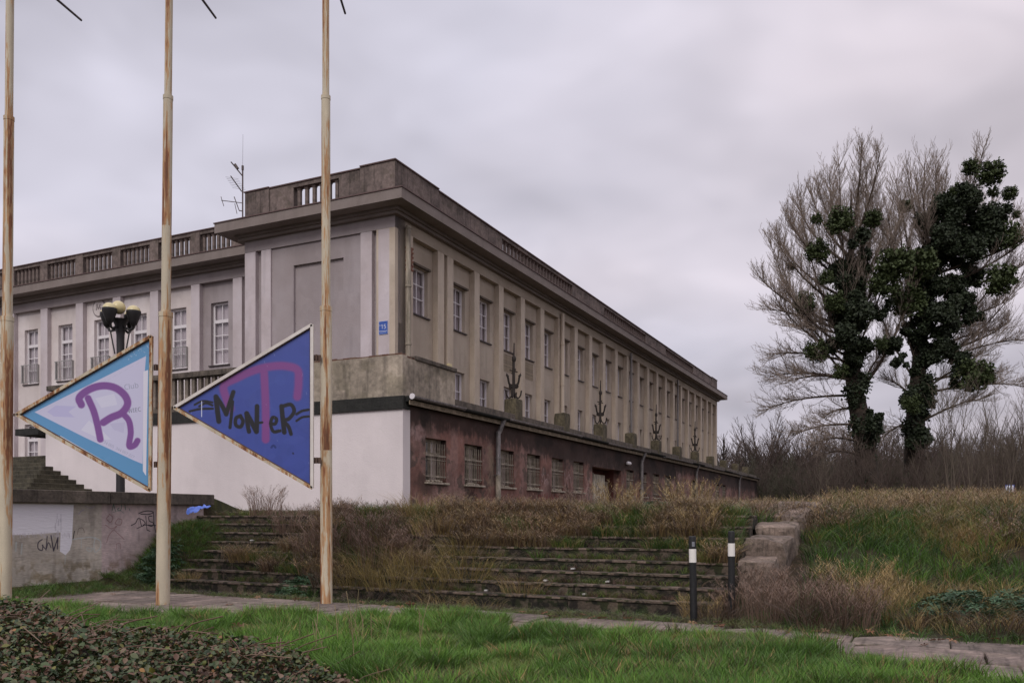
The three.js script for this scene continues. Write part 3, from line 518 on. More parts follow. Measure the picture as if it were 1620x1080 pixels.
// ---------------------------------------------------------------- left cheek wall with its heavy cap and the tags on it
{
  const w = inFrame(thing('retaining_wall', 'low grey retaining wall with heavy concrete cap and graffiti tags', 'wall'), 0, 0, 0);
  const X0 = -14, X1 = -6.28, Y1 = 1.74;
  const tex = canvasTex(1024, 256, (c, W, Hh) => {
    const L = X1 - X0, px = (x) => (x - X0) / L * W, py = (y) => Hh - (y + 0.1) / (Y1 + 0.1) * Hh, im = c.createImageData(W, Hh);
    const [seam] = onZ(160, 850, CHEEK);
    for (let j = 0; j < Hh; j++) for (let i = 0; i < W; i++) {
      const x = X0 + i / W * L, y = (Hh - j) / Hh * (Y1 + 0.1), b = fbm(x * 1.3, y * 1.3, 0, 5, 7), f = fbm(x * 14, y * 14, 0, 3, 9), st = sstep(0.5, 0.8, fbm(x * 7, y * 0.9, 0, 3, 2)), rr = x > seam;
      let k = 0.73 + 0.32 * (b - 0.5) + 0.14 * (f - 0.5) - 0.09 * st;
      const low = sstep(0.5, 0.72, fbm(x * 5 + 3, y * 5, 0, 4, 8)) * sstep(0.9, 0.45, y);     // splashed mud and algae
      const o = (j * W + i) * 4; im.data[o] = 255 * k * (rr ? 1.0 : 0.98) * (1 - 0.22 * low); im.data[o + 1] = 255 * k * (rr ? 0.90 : 0.93) * (1 - 0.25 * low); im.data[o + 2] = 255 * k * (rr ? 0.885 : 0.865) * (1 - 0.32 * low); im.data[o + 3] = 255;
    }
    c.putImageData(im, 0, 0); c.lineCap = c.lineJoin = 'round';
    const P = (u, v) => { const [x, y] = onZ(u, v, CHEEK); return [px(x), py(y + EYE)]; };
    const line = (pts, col, lw, a = 1) => { c.globalAlpha = a; c.strokeStyle = col; c.lineWidth = lw; c.beginPath(); pts.forEach(([u, v], i) => { const q = P(u, v); i ? c.lineTo(...q) : c.moveTo(...q); }); c.stroke(); c.globalAlpha = 1; };
    const curve = (pts, col, lw, a = 1) => line(new THREE.CatmullRomCurve3(pts.map(([u, v]) => new THREE.Vector3(u, v, 0))).getPoints(pts.length * 8).map((v) => [v.x, v.y]), col, lw, a);
    c.fillStyle = '#e9e6ec'; c.beginPath(); [[-20, 796], [116, 798], [113, 858], [110, 870], [103, 878], [94, 872], [95, 842], [40, 846], [-20, 846]].forEach((q, i) => i ? c.lineTo(...P(...q)) : c.moveTo(...P(...q))); c.fill();
    const rr = rngOf(4); for (let i = 0; i < 60; i++) line([[rr() * 110, 842 + rr() * 4], [rr() * 4 + rr() * 108, 846 + rr() * 5]].map((q, k, a) => k ? [a[0][0] + 1, q[1]] : q), '#c4bfc6', 2, 0.5);
    c.fillStyle = '#c1bcc4'; for (let i = 0; i < 14; i++) { c.globalAlpha = 0.5; const [a, b] = P(85 + rr() * 10, 812 + rr() * 32); c.fillRect(a, b, 3, 10 + 14 * rr()); } c.globalAlpha = 1;
    const N = '#2b2434';
    curve([[66, 853], [60, 858], [60, 868], [66, 870], [67, 862]], N, 2.6, 0.85); line([[74, 848], [72, 870]], N, 2.4, 0.8); line([[80, 847], [84, 871], [91, 850], [90, 868]], N, 3, 0.85);
    curve([[66, 862], [72, 868], [76, 858], [80, 866]], N, 2.2, 0.8);
    const K = '#17151c';
    curve([[219, 812], [226, 809], [236, 808], [242, 810], [236, 813], [222, 813]], K, 2.2); line([[242, 810], [243, 828], [246, 842]], K, 1.8); curve([[207, 831], [214, 827], [218, 820], [226, 823], [229, 828], [224, 832], [221, 822]], K, 2.2); line([[230, 816], [232, 838], [237, 840]], K, 2); line([[226, 830], [246, 831]], K, 2); curve([[240, 816], [235, 817], [236, 824], [242, 827], [240, 832], [234, 831]], K, 2.2); line([[216, 836], [228, 830]], K, 1.6);
    const G = '#2b5b50'; line([[177, 807], [179, 797], [182, 808]], G, 1.8, 0.8); curve([[188, 803], [185, 806], [190, 807], [192, 798]], G, 1.8, 0.8); line([[197, 798], [198, 806]], G, 2, 0.8); line([[204, 804], [205, 808]], G, 1.6, 0.7); curve([[178, 810], [190, 808], [196, 812]], G, 1.2, 0.5);
    const Rr = '#73484c'; curve([[172, 815], [168, 820], [174, 826], [178, 818], [172, 813]], Rr, 1.8, 0.7); curve([[186, 820], [182, 828], [190, 830], [192, 822], [186, 820]], Rr, 1.6, 0.7); curve([[166, 830], [176, 836], [184, 832], [172, 846], [168, 858]], Rr, 1.6, 0.6); line([[180, 838], [196, 853]], Rr, 1.6, 0.6); curve([[184, 868], [184, 860], [190, 860], [190, 868]], Rr, 1.4, 0.5);
    const W2 = '#b9c6c9'; curve([[114, 853], [128, 851], [146, 850], [158, 856], [158, 866], [150, 873], [148, 862], [150, 850]], W2, 2.4, 0.75); curve([[136, 866], [146, 868], [142, 872], [136, 869]], W2, 2.2, 0.7); line([[128, 852], [128, 866]], W2, 2, 0.6); line([[25, 858], [24, 872]], W2, 4, 0.5); line([[34, 860], [33, 876]], W2, 4, 0.5); line([[103, 878], [102, 892]], W2, 2, 0.5); curve([[122, 845], [124, 836], [130, 835], [133, 842]], '#4a3b3d', 1.4, 0.6); line([[117, 840], [115, 852]], K, 2.4, 0.9);
    line([[124, 813], [128, 808], [132, 806]], '#7a77a3', 2.2, 0.5); line([[134, 800], [142, 804], [150, 800]], '#7d78a6', 2, 0.4);
  });
  const g = new THREE.BoxGeometry(X1 - X0, Y1 + 0.1, 0.4); g.translate((X0 + X1) / 2, (Y1 - 0.1) / 2, CHEEK - 0.2);
  part('wall_body', g, std({ map: tex, bumpMap: txRelief, bumpScale: 0.008 }), w);
  let x = X0 - 0.3; for (const L of [2.6, 2.75, 2.9]) { part('cap_slab', softBox(x + 0.006, x + L - 0.006, Y1, Y1 + 0.255, CHEEK - 0.55, CHEEK + 0.13, 0.018), M.darkConcrete, w); x += L; }
  part('wall_body', boxG(-14, -13.6, -0.1, Y1, -12, CHEEK - 0.41), M.concrete, w); part('cap_slab', softBox(-14.3, -13.45, Y1, Y1 + 0.25, -12, CHEEK - 0.56, 0.02), M.darkConcrete, w);
}

// ---------------------------------------------------------------- right cheek of rough stone blocks
function rough(w, h, d, amp, seed, n = 7) {
  const g0 = new THREE.BoxGeometry(w, h, d, n, n, n), p = g0.attributes.position, v = new THREE.Vector3();
  for (let i = 0; i < p.count; i++) {
    v.fromBufferAttribute(p, i); const u = v.clone().divide(new THREE.Vector3(w / 2, h / 2, d / 2)), m = Math.pow(Math.abs(u.x) ** 14 + Math.abs(u.y) ** 14 + Math.abs(u.z) ** 14, 1 / 14);
    v.multiplyScalar(1 / Math.max(m, 1e-3) * Math.max(Math.abs(u.x), Math.abs(u.y), Math.abs(u.z)));
    const q = v.clone().multiplyScalar(2.3), e = (s) => fbm(q.x + s + 20, q.y * 1.1 + q.z * 0.9 + s * 2 + 20, 0, 4, seed) - 0.5; p.setXYZ(i, v.x + amp * e(1), v.y + amp * e(5), v.z + amp * e(9));
  }
  return triUV(g0.toNonIndexed());
}
{
  const w = inFrame(thing('stone_cheek', 'stepped cheek wall of rough pinkish stone blocks beside the stair', 'wall'), 0, 0, 0), m = [concrete(0.38, 0.305, 0.265, 1.2, 0.1), concrete(0.34, 0.275, 0.24, 1.0, 0.6), concrete(0.41, 0.33, 0.285, 1.4, 0.4)];
  [[-7.35, 0.42, 0.42, 0.7, 0.8, 0.56], [-6.7, 0.68, 0.5, 0.9, 0.95, 0.66], [-5.9, 0.9, 0.54, 0.95, 0.95, 0.72], [-5.0, 1.1, 0.58, 1.0, 0.95, 0.76], [-4.05, 1.24, 0.62, 1.0, 0.95, 0.8], [-3.2, 1.3, 0.68, 0.95, 0.85, 0.7]].forEach(([x, y, dz, L, h, d], i) => {
    const s = part('stone_block', triUV(rough(L, h, d, 0.15, 300 + i * 7, 10)), m[i % 3], w); s.geometry.computeVertexNormals(); s.position.set(x, y, CHEEK_R + dz - 0.2); s.rotation.set(0.05 * Math.sin(i * 2), 0.1 * Math.sin(i * 3 + 1), 0.14 + 0.05 * Math.sin(i * 5));
  });
}

// ---------------------------------------------------------------- bollards
function bollard(X, D, top, tilt, label) {
  const b = thing('bollard', label, 'bollard', 'black and white marker posts'), y0 = groundAt(X, -D), h = top - y0;
  b.position.set(X, y0, -D); b.rotation.z = tilt;
  const blk = std({ color: lin(0.022, 0.024, 0.028), roughness: 0.55, map: scaled(txConcrete, 0.7) }), wht = std({ color: lin(0.80, 0.77, 0.72), roughness: 0.6 });
  const r = 0.05, w1 = h - 0.18, w0 = h - 0.37;
  part('post', rodG([0, -0.2, 0], [0, w0, 0], r * 1.02, r, 16), blk, b); part('white_band', rodG([0, w0, 0], [0, w1, 0], r * 1.03, r * 1.03, 16), wht, b);
  const head = new THREE.LatheGeometry([[0, h], [r * 0.8, h], [r, h - 0.015], [r, w1]].map((q) => new THREE.Vector2(...q)), 16); part('head', head, blk, b);
  return b;
}
{ const a = bollard(2.557, 11.8, 1.21, 0.018, 'black post with white band and reflector standing at the pavement edge'); part('reflector', softBox(-0.02, 0.02, 1.08, 1.15, 0.045, 0.062, 0.006), std({ color: lin(0.2, 0.21, 0.23), roughness: 0.25 }), a); }
bollard(3.235, 12.35, 1.27, 0.006, 'black post with white band rising from dry weeds by the stone blocks');

// ---------------------------------------------------------------- flagpoles
const txPole = dataTex(256, 1024, (u, v) => {
  const y = v * 12, b = fbm(u * 3, y * 1.5, 3, 4, 5), run = fbm(u * 10, y * 0.55, 10, 4, 6), f = fbm(u * 24, y * 6, 24, 3, 7), hot = fbm(u * 2, y * 0.45 + 3, 2, 3, 9), g = hash2(u * 256 | 0, v * 1024 | 0, 1);
  const q0 = 0.42 * run + 0.38 * hot + 0.2 * f, rust = sstep(0.475, 0.545, q0), dark = sstep(0.56, 0.615, q0);
  const k = 0.92 + 0.22 * (b - 0.5) + 0.08 * (g - 0.5);
  let c = [0.84 * k, 0.79 * k, 0.69 * k]; c = c.map((q, i) => mix(q, [0.66, 0.49, 0.33][i] * (0.75 + 0.5 * f), rust * 0.85)); return c.map((q, i) => mix(q, [0.43, 0.265, 0.17][i] * (0.7 + 0.6 * f), dark * 0.92));
});
function flagpole(px0, py0, px1, D, joints, rad, off, label, rod) {
  const base = at(px0, py0, D), up = at(px1, 0, D), o = thing('flagpole', label, 'flagpole', 'rusty cream flagpoles'); base.y = groundAt(base.x, base.z);
  o.position.copy(base); const dir = up.clone().sub(base); dir.divideScalar(dir.y);
  const P = (y) => dir.clone().multiplyScalar(y), m = std({ map: scaled(txPole, 1, 1, off, off), roughness: 0.75, bumpMap: scaled(txPole, 1, 1, off, off), bumpScale: 0.004 });
  const H1 = EYE + (HY - joints[0]) / FOCAL * D - base.y, H2 = EYE + (HY - joints[1]) / FOCAL * D - base.y, TOP = H2 + 4.6;
  const tube = (y0, y1, r, r2 = r) => { const g = rodG(P(y0), P(y1), r, r2, 20), uv = g.attributes.uv; for (let i = 0; i < uv.count; i++) uv.setY(i, mix(y0, y1, uv.getY(i)) / 12); return g; };
  part('lower_pole', tube(-0.3, H1, rad[0] * 1.04, rad[0]), m, o); part('joint_collar', tube(H1 - 0.06, H1 + 0.02, rad[0] * 1.06), m, o); part('middle_pole', tube(H1 + 0.02, H2, rad[1]), m, o); part('joint_collar', tube(H2 - 0.05, H2 + 0.015, rad[1] * 1.07), m, o); part('upper_pole', tube(H2 + 0.015, TOP, rad[2]), m, o);
  const y = EYE + (HY + rod) / FOCAL * D - base.y, a = P(y);
  part('flag_arm', rodG(a, a.clone().add(new THREE.Vector3(-0.083, 0.222, -1).multiplyScalar(2.85)), 0.026, 0.022, 8), std({ color: lin(0.05, 0.03, 0.03), roughness: 0.7 }), o);
  return o;
}
flagpole(7, 925, 15, 14.5, [503, 186], [0.100, 0.080, 0.064], 0.13, 'rusty flagpole holding the apex of the pale blue triangular sign', 64);
flagpole(257, 957, 267, 14.0, [496, 153], [0.107, 0.076, 0.060], 0.47, 'cream flagpole standing between the two triangular signs', 72);
flagpole(516, 952, 515, 14.2, [487, 153], [0.098, 0.074, 0.058], 0.78, 'rust streaked flagpole behind the tall edge of the dark blue sign', 79);

// ---------------------------------------------------------------- triangular signs hung between the poles
function triSign(D, A, B, C, draw, frameMat, label, poleR) {
  const pA = at(...A, D), pB = at(...B, D), pC = at(...C, D), o = thing('triangular_sign', label, 'sign', 'triangular signs between the flagpoles'), c = pA.clone().add(pB).add(pC).divideScalar(3);
  o.position.copy(c); const L = [pA, pB, pC].map((p) => p.clone().sub(c));
  const s = new THREE.Shape(L.map((p) => new THREE.Vector2(p.x * 0.985, p.y * 0.985))), g = new THREE.ExtrudeGeometry(s, { depth: 0.02, bevelEnabled: false }); g.translate(0, 0, -0.02);
  const x0 = L[0].x, x1 = L[1].x, y0 = L[2].y, y1 = L[1].y, p = g.attributes.position, uv = g.attributes.uv; for (let i = 0; i < p.count; i++) uv.setXY(i, (p.getX(i) - x0) / (x1 - x0), (p.getY(i) - y0) / (y1 - y0));
  const sx = 860 / (B[0] - A[0]), sy = 1020 / (C[1] - B[1]);
  part('sign_panel', g, std({ map: canvasTex(860, 1020, (k) => { k.save(); k.setTransform(sx, 0, 0, sy, -A[0] * sx, -B[1] * sy); draw(k); k.restore(); }), roughness: 0.42, side: THREE.DoubleSide }), o);
  [[0, 1], [1, 2], [2, 0]].forEach(([a, b]) => { const f = part('frame_bar', barG(L[a].clone().setZ(0.022), L[b].clone().setZ(0.022), 0.052, 0.05), frameMat[a], o); part('frame_lip', barG(L[a].clone().multiplyScalar(0.965).setZ(0.01), L[b].clone().multiplyScalar(0.965).setZ(0.01), 0.014, 0.03), frameMat[3], o); });
  const clip = (y) => part('bracket', merged([boxG(L[1].x + 0.02, L[1].x + poleR, y - 0.05, y + 0.05, -0.03, -0.015), boxG(L[1].x + 0.06, L[1].x + 0.08, y - 0.05, y + 0.05, -0.015, 0.03)]), frameMat[3], o);
  clip(mix(L[2].y, L[1].y, 0.8)); clip(mix(L[2].y, L[1].y, 0.17));
  part('bracket', boxG(L[0].x - 0.09, L[0].x + 0.03, -0.02, 0.02, -0.02, 0.01).translate(0, L[0].y, 0), frameMat[3], o);
  return o;
}
const spray = (k, pts, col, w, soft = 0.35, seed = 1) => {       // spray-can stroke: solid core, speckled rim
  const q = new THREE.CatmullRomCurve3(pts.map(([a, b]) => new THREE.Vector3(a, b, 0)), false, 'centripetal').getPoints(pts.length * 12), r = rngOf(seed);
  k.strokeStyle = k.fillStyle = col; k.lineCap = k.lineJoin = 'round';
  for (const [m, a] of [[1 + soft, 0.25], [1 + soft * 0.5, 0.4], [1, 0.95]]) { k.globalAlpha = a; k.lineWidth = w * m; k.beginPath(); q.forEach((p, i) => i ? k.lineTo(p.x, p.y) : k.moveTo(p.x, p.y)); k.stroke(); }
  for (let i = 0; i < q.length * 3; i++) { const p = q[i % q.length], t = r() * 6.28, d = w * (0.45 + 0.55 * r()); k.globalAlpha = 0.5 * r(); k.beginPath(); k.arc(p.x + Math.cos(t) * d, p.y + Math.sin(t) * d, 0.15 + 0.2 * r(), 0, 7); k.fill(); }
  k.globalAlpha = 1;
};
const c4 = (x, y) => [270 + x / 4, 510 + y / 4], d4 = (x, y) => [x / 4, 520 + y / 4];
M.signWhite = std({ color: lin(0.80, 0.76, 0.73), roughness: 0.55, map: scaled(txPlaster, 1.7) }); M.signRust = std({ roughness: 0.85, map: scaled(txPole, 0.5, 3, 0.2, 0.3) }); M.signDark = std({ color: lin(0.10, 0.06, 0.045), roughness: 0.85 });
triSign(14.05, [276, 645], [494, 514], [494, 772], (k) => {
  k.fillStyle = '#3b4c9b'; k.fillRect(270, 500, 240, 290);
  const r = rngOf(2); for (let i = 0; i < 260; i++) { k.globalAlpha = 0.09 * r(); k.fillStyle = r() < 0.5 ? '#5f72bd' : '#263272'; k.beginPath(); k.ellipse(276 + 218 * r(), 514 + 258 * r(), 3 + 20 * r(), 2 + 9 * r(), r() * 3, 0, 7); k.fill(); } k.globalAlpha = 1;
  const P = '#7e4187';
  spray(k, [c4(375, 545), c4(350, 480), c4(335, 400), c4(420, 350), c4(520, 305), c4(620, 280), c4(720, 275), c4(800, 300), c4(808, 380), c4(800, 470)], P, 11, 0.5, 4);
  spray(k, [c4(590, 320), c4(595, 420), c4(600, 560), c4(600, 740)], P, 11, 0.4, 5);
  const K = '#0d0c14';
  spray(k, [c4(150, 520), c4(200, 497), c4(262, 505)], K, 2.6, 0.5, 6); spray(k, [c4(180, 530), c4(220, 510), c4(262, 524)], K, 3, 0.5, 61); spray(k, [c4(118, 562), c4(180, 548), c4(265, 545)], K, 3, 0.4, 7);
  spray(k, [c4(285, 470), c4(292, 540), c4(303, 625)], K, 7, 0.3, 8); spray(k, [c4(290, 475), c4(320, 520), c4(350, 580)], K, 6, 0.3, 9); spray(k, [c4(350, 580), c4(375, 500), c4(395, 440)], K, 6, 0.3, 10); spray(k, [c4(390, 500), c4(382, 590), c4(374, 665)], K, 4.4, 0.3, 11);
  spray(k, [c4(440, 590), c4(412, 605), c4(412, 650), c4(440, 660), c4(456, 625), c4(440, 592)], K, 5, 0.3, 12);
  spray(k, [c4(478, 575), c4(485, 640), c4(494, 690)], K, 6, 0.3, 13); spray(k, [c4(480, 575), c4(510, 630), c4(540, 690)], K, 6.4, 0.3, 14); spray(k, [c4(545, 530), c4(544, 610), c4(542, 690)], K, 6.4, 0.3, 15); spray(k, [c4(550, 635), c4(578, 632)], K, 3, 0.4, 16);
  spray(k, [c4(630, 640), c4(660, 640), c4(668, 610), c4(645, 600), c4(632, 640), c4(650, 690), c4(690, 685)], K, 4.6, 0.3, 17);
  spray(k, [c4(700, 530), c4(708, 610), c4(718, 695)], K, 6.4, 0.3, 18); spray(k, [c4(705, 530), c4(760, 520), c4(780, 560), c4(745, 610), c4(715, 620), c4(745, 660), c4(760, 705)], K, 5.2, 0.3, 19);
  spray(k, [c4(795, 580), c4(830, 560), c4(870, 552)], K, 3.4, 0.4, 20); spray(k, [c4(795, 622), c4(830, 600), c4(872, 594)], K, 3, 0.4, 21);
  spray(k, [c4(636, 790), c4(648, 778), c4(662, 790)], '#1d2f70', 3, 0.3, 22); spray(k, [c4(773, 826), c4(775, 830)], '#18204a', 2.2, 0.2, 23);
  k.strokeStyle = '#c9cde0'; k.lineWidth = 1.4; k.beginPath(); k.moveTo(...c4(194, 500)); k.lineTo(...c4(194, 595)); k.stroke(); k.lineWidth = 0.4; k.globalAlpha = 0.5; for (let i = 0; i < 14; i++) { const x = 300 + 190 * r(), y = 540 + 200 * r(); k.beginPath(); k.moveTo(x, y); k.lineTo(x + 4 * (r() - 0.5), y + 5 * r()); k.stroke(); } k.globalAlpha = 1;
}, [M.signWhite, M.signWhite, M.signRust, M.signDark], 'dark blue triangular sign with white frame and black and purple spray letters', 0.14);
triSign(14.3, [27, 656], [240, 532], [238, 776], (k) => {
  k.fillStyle = '#5f97c4'; k.fillRect(0, 500, 260, 300); const r = rngOf(3);
  for (let i = 0; i < 160; i++) { k.globalAlpha = 0.06 * r(); k.fillStyle = r() < 0.5 ? '#9cc4e0' : '#3b6d98'; k.beginPath(); k.ellipse(240 * r(), 530 + 250 * r(), 2 + 12 * r(), 1 + 5 * r(), r() * 3, 0, 7); k.fill(); } k.globalAlpha = 1;
  const tri = (col, pts) => { k.fillStyle = col; k.beginPath(); pts.forEach((p, i) => i ? k.lineTo(...p) : k.moveTo(...p)); k.fill(); };
  tri('#c9c7e0', [d4(215, 527), d4(922, 172), d4(912, 300), d4(900, 855), d4(840, 830), d4(540, 690)]);
  tri('#dcdbe8', [d4(905, 270), d4(935, 260), d4(922, 930), d4(902, 900)]);
  tri('#bcb9dc', [d4(295, 525), d4(350, 485), d4(480, 490), d4(430, 525), d4(470, 560), d4(340, 555)]);
  k.globalAlpha = 0.5; tri('#dcdcea', [d4(600, 440), d4(720, 410), d4(740, 480), d4(640, 500)]); tri('#dedeea', [d4(510, 640), d4(560, 580), d4(640, 640), d4(700, 700), d4(640, 700)]); tri('#b7b3d2', [d4(690, 600), d4(790, 590), d4(780, 660), d4(720, 640)]); k.globalAlpha = 1;
  k.fillStyle = '#8f93a8'; k.font = '15px sans-serif'; const txt = (s, x, y, rot, size, a) => { k.save(); k.translate(...d4(x, y)); k.rotate(rot); k.font = size + 'px sans-serif'; k.globalAlpha = a; k.fillText(s, 0, 0); k.restore(); };
  txt('Club', 785, 385, -0.16, 11.5, 0.75); k.fillStyle = '#6b6f80'; txt('WIEC', 808, 535, -0.16, 9, 0.9); k.fillStyle = '#9a9db4'; txt('774 005  344 007 227', 640, 715, 0.47, 6, 0.8);
  k.strokeStyle = '#b2b2c8'; k.lineWidth = 0.8; for (let i = 0; i < 9; i++) { k.globalAlpha = 0.5; k.beginPath(); const a = d4(570 + i * 36, 385 - i * 20); k.moveTo(...a); k.lineTo(a[0] + 5, a[1] - 3); k.stroke(); } k.globalAlpha = 1;
  const P = '#7c4b92';
  spray(k, [d4(512, 480), d4(498, 440), d4(560, 385), d4(650, 360), d4(730, 375), d4(790, 425), d4(805, 475), d4(770, 530), d4(700, 562), d4(652, 592)], P, 10.5, 0.25, 31);
  spray(k, [d4(555, 440), d4(590, 520), d4(612, 600), d4(632, 698)], P, 9.6, 0.25, 32); spray(k, [d4(780, 540), d4(812, 580), d4(825, 650), d4(818, 745), d4(850, 735), d4(868, 708)], P, 8.6, 0.25, 33);
  for (let i = 0; i < 40; i++) { k.fillStyle = '#cfd3e4'; k.globalAlpha = 0.6; k.beginPath(); k.arc(200 + 36 * r(), 545 + 24 * r(), 0.3 + 0.7 * r(), 0, 7); k.fill(); } k.globalAlpha = 1;
  k.strokeStyle = '#e2e0e4'; k.lineWidth = 1.5; k.beginPath(); k.moveTo(...d4(380, 680)); k.lineTo(...d4(640, 830)); k.lineTo(...d4(850, 960)); k.stroke();
}, [M.signRust, M.signRust, M.signRust, M.signDark], 'pale blue and white triangular sign with rusty frame and purple spray letter R', 0.12);

// ---------------------------------------------------------------- five-globe park lamp
{
  const D = 24, b = at(190, 0, D), o = thing('park_lamp', 'black ornate lamp post with yellowed globes behind the pale blue sign', 'lamp'); b.y = groundAt(b.x, b.z); o.position.copy(b);
  const Y = (py) => EYE + (HY - py) / FOCAL * D - b.y, blk = std({ color: lin(0.018, 0.016, 0.017), roughness: 0.5 }), globe = std({ color: lin(0.62, 0.53, 0.29), roughness: 0.35 });
  const yt = Y(505), post = new THREE.LatheGeometry([[0.22, 0], [0.2, 0.3], [0.12, 0.45], [0.105, yt - 0.9], [0.11, yt - 0.45], [0.16, yt - 0.15], [0.24, yt]].map((p) => new THREE.Vector2(...p)), 10); part('post', post, blk, o);
  const gl = (x, y, z) => { const g = new THREE.SphereGeometry(0.19, 24, 16); part('globe', g, globe, o).position.set(x, y, z); };
  gl(0, Y(488), 0.12);
  for (let k = 0; k < 4; k++) {
    const a = Math.PI * (0.08 + k / 2), x = Math.cos(a) * 0.44, z = Math.sin(a) * 0.44, y = Y(495);
    gl(x, y, z); const arm = part('lamp_arm', merged([tubeG([[0.1 * Math.cos(a), yt - 0.2, 0.1 * Math.sin(a)], [x * 0.8, yt - 0.32, z * 0.8], [x, yt - 0.05, z]], 0.035, 6)]), blk, o);
    part('globe_cup', new THREE.LatheGeometry([[0.02, -0.42], [0.1, -0.34], [0.12, -0.26], [0.15, -0.2], [0.205, -0.04], [0.2, 0.03]].map((p) => new THREE.Vector2(...p)), 14).translate(x, y - 0.0, z), blk, o);
  }
  for (const s of [-1, 1]) part('brace', merged([barG([s * 0.1, Y(522), 0], [s * 0.27, Y(525), 0.03], 0.03), barG([s * 0.27, Y(525), 0.03], [s * 0.15, Y(560), 0.02], 0.03)]), blk, o);
}

// ---------------------------------------------------------------- anchors on pedestals along the roof edge
{
  const rust = M.rustIron, spots = []; for (let k = 0; k < 11; k++) spots.push(7.94 + k * 5.0);
  const names = ['next to the corner balcony', 'second along from the corner balcony', 'third along from the corner balcony', 'fourth along from the corner balcony', 'just past the end of the main block', 'last before the end of the annex'];
  spots.forEach((x, k) => {
    const p = inFrame(single('roof_pedestal', triUV(rough(0.64, 0.95, 0.52, 0.05, 500 + k, 5)), concrete(0.21, 0.185, 0.125, 1.1, k * 0.13), k % 2 ? 'bare mossy concrete pedestal on the annex roof edge' : 'mossy concrete pedestal carrying an iron anchor, ' + names[k / 2], 'pedestal', k % 2 ? 'bare roof pedestals' : 'anchor pedestals'), x + 0.32, EYE + 4.03, -0.27);
    p.geometry.computeVertexNormals();
    if (k % 2) return;
    const a = inFrame(thing('iron_anchor', 'rusty iron anchor ornament on a roof pedestal, ' + names[k / 2], 'anchor', 'anchor ornaments along the roof edge'), x + 0.32, EYE + 4.5, -0.27);
    a.rotation.y = 0.12 * Math.sin(k) + (k === 4 ? 0.3 : 0);     // the arms stand square to the viewer's side of the road
    part('shaft', merged([rodG([0, 0.25, 0], [0, 1.45, 0], 0.06, 0.05, 8), rodG([0, 1.45, 0], [0.02, 2.18, 0], 0.04, 0.02, 8), new THREE.SphereGeometry(0.085, 10, 8).scale(1, 1.6, 1).translate(0.01, 1.56, 0)]), rust, a);
    part('stock', merged([rodG([-0.15, 1.12, 0.05], [0.15, 1.06, -0.05], 0.025, 0.025, 6), rodG([-0.06, 0.98, 0], [0.06, 1.18, 0], 0.05, 0.05, 6)]), rust, a);
    for (const s of [-1, 1]) part('arm', merged([tubeG([[0, 0.48, 0], [s * 0.1, 0.5, 0], [s * 0.18, 0.64, 0.03], [s * 0.22, 0.84, 0.05], [s * 0.27, 0.95, 0.05]], 0.042, 7, 16), new THREE.ConeGeometry(0.06, 0.18, 6).rotateZ(-s * 0.4).translate(s * 0.255, 0.95, 0.05), new THREE.TorusGeometry(0.07, 0.028, 6, 12).translate(s * 0.1, 0.5, 0)]), rust, a);
    for (const [s, z] of [[-1, 0.1], [1, 0.1], [0.35, -0.35], [-0.3, 0.38]]) part('lower_arm', tubeG([[0, 0.42, 0], [s * 0.08, 0.12, z * 0.4], [s * 0.18, 0.03, z * 0.8], [s * 0.26, 0.12, z], [s * 0.3, 0.32, z]], 0.03, 6, 14), rust, a);
  });
}

// ---------------------------------------------------------------- aerials on the corner roof
{
  const b = toWorld(3.4, EYE + 10.2, -9.2), o = thing('tv_aerial', 'thin rooftop television aerial mast with several yagi arms', 'aerial'), D = -b.z, X = (px) => (px - CX) / FOCAL * D - b.x, Y = (py) => EYE + (HY - py) / FOCAL * D - b.y, steel = std({ color: lin(0.09, 0.065, 0.06), roughness: 0.6 }); o.position.copy(b);
  part('mast', merged([rodG([X(383.5), 0, 0], [X(383.5), Y(262), 0], 0.028, 0.028, 6), rodG([X(383.5), Y(262), 0], [X(384), Y(212), 0], 0.006, 0.004, 5), rodG([X(383.5), Y(269), 0], [X(383.5), Y(262), 0], 0.045, 0.045, 6)]), steel, o);
  part('boom', merged([rodG([X(383), Y(278), 0], [X(369), Y(261), 0.3], 0.022), new THREE.BoxGeometry(0.1, 0.2, 0.1).rotateZ(0.6).translate(X(375.5), Y(266), 0.15)]), steel, o);
  const el = [rodG([X(382), Y(303), 0], [X(368.5), Y(283), 0.3], 0.02)]; for (let k = 0; k < 7; k++) { const x = mix(X(369), X(380), k / 6), y = mix(Y(284), Y(301), k / 6); el.push(rodG([x - 0.22, y, 0.25], [x + 0.22, y - 0.01, 0.1], 0.006, 0.006, 4)); } part('yagi', merged(el), steel, o);
  part('yagi', merged([rodG([X(383), Y(321), 0], [X(352.5), Y(320), 0.2], 0.014), rodG([X(352), Y(314), 0.2], [X(356.5), Y(329), 0.2], 0.012), rodG([X(370), Y(311), 0], [X(378), Y(333), 0], 0.016), rodG([X(371), Y(322), 0], [X(374.5), Y(338), 0], 0.012), rodG([X(378), Y(333), 0], [X(384), Y(334), 0], 0.02)]), steel, o);
}
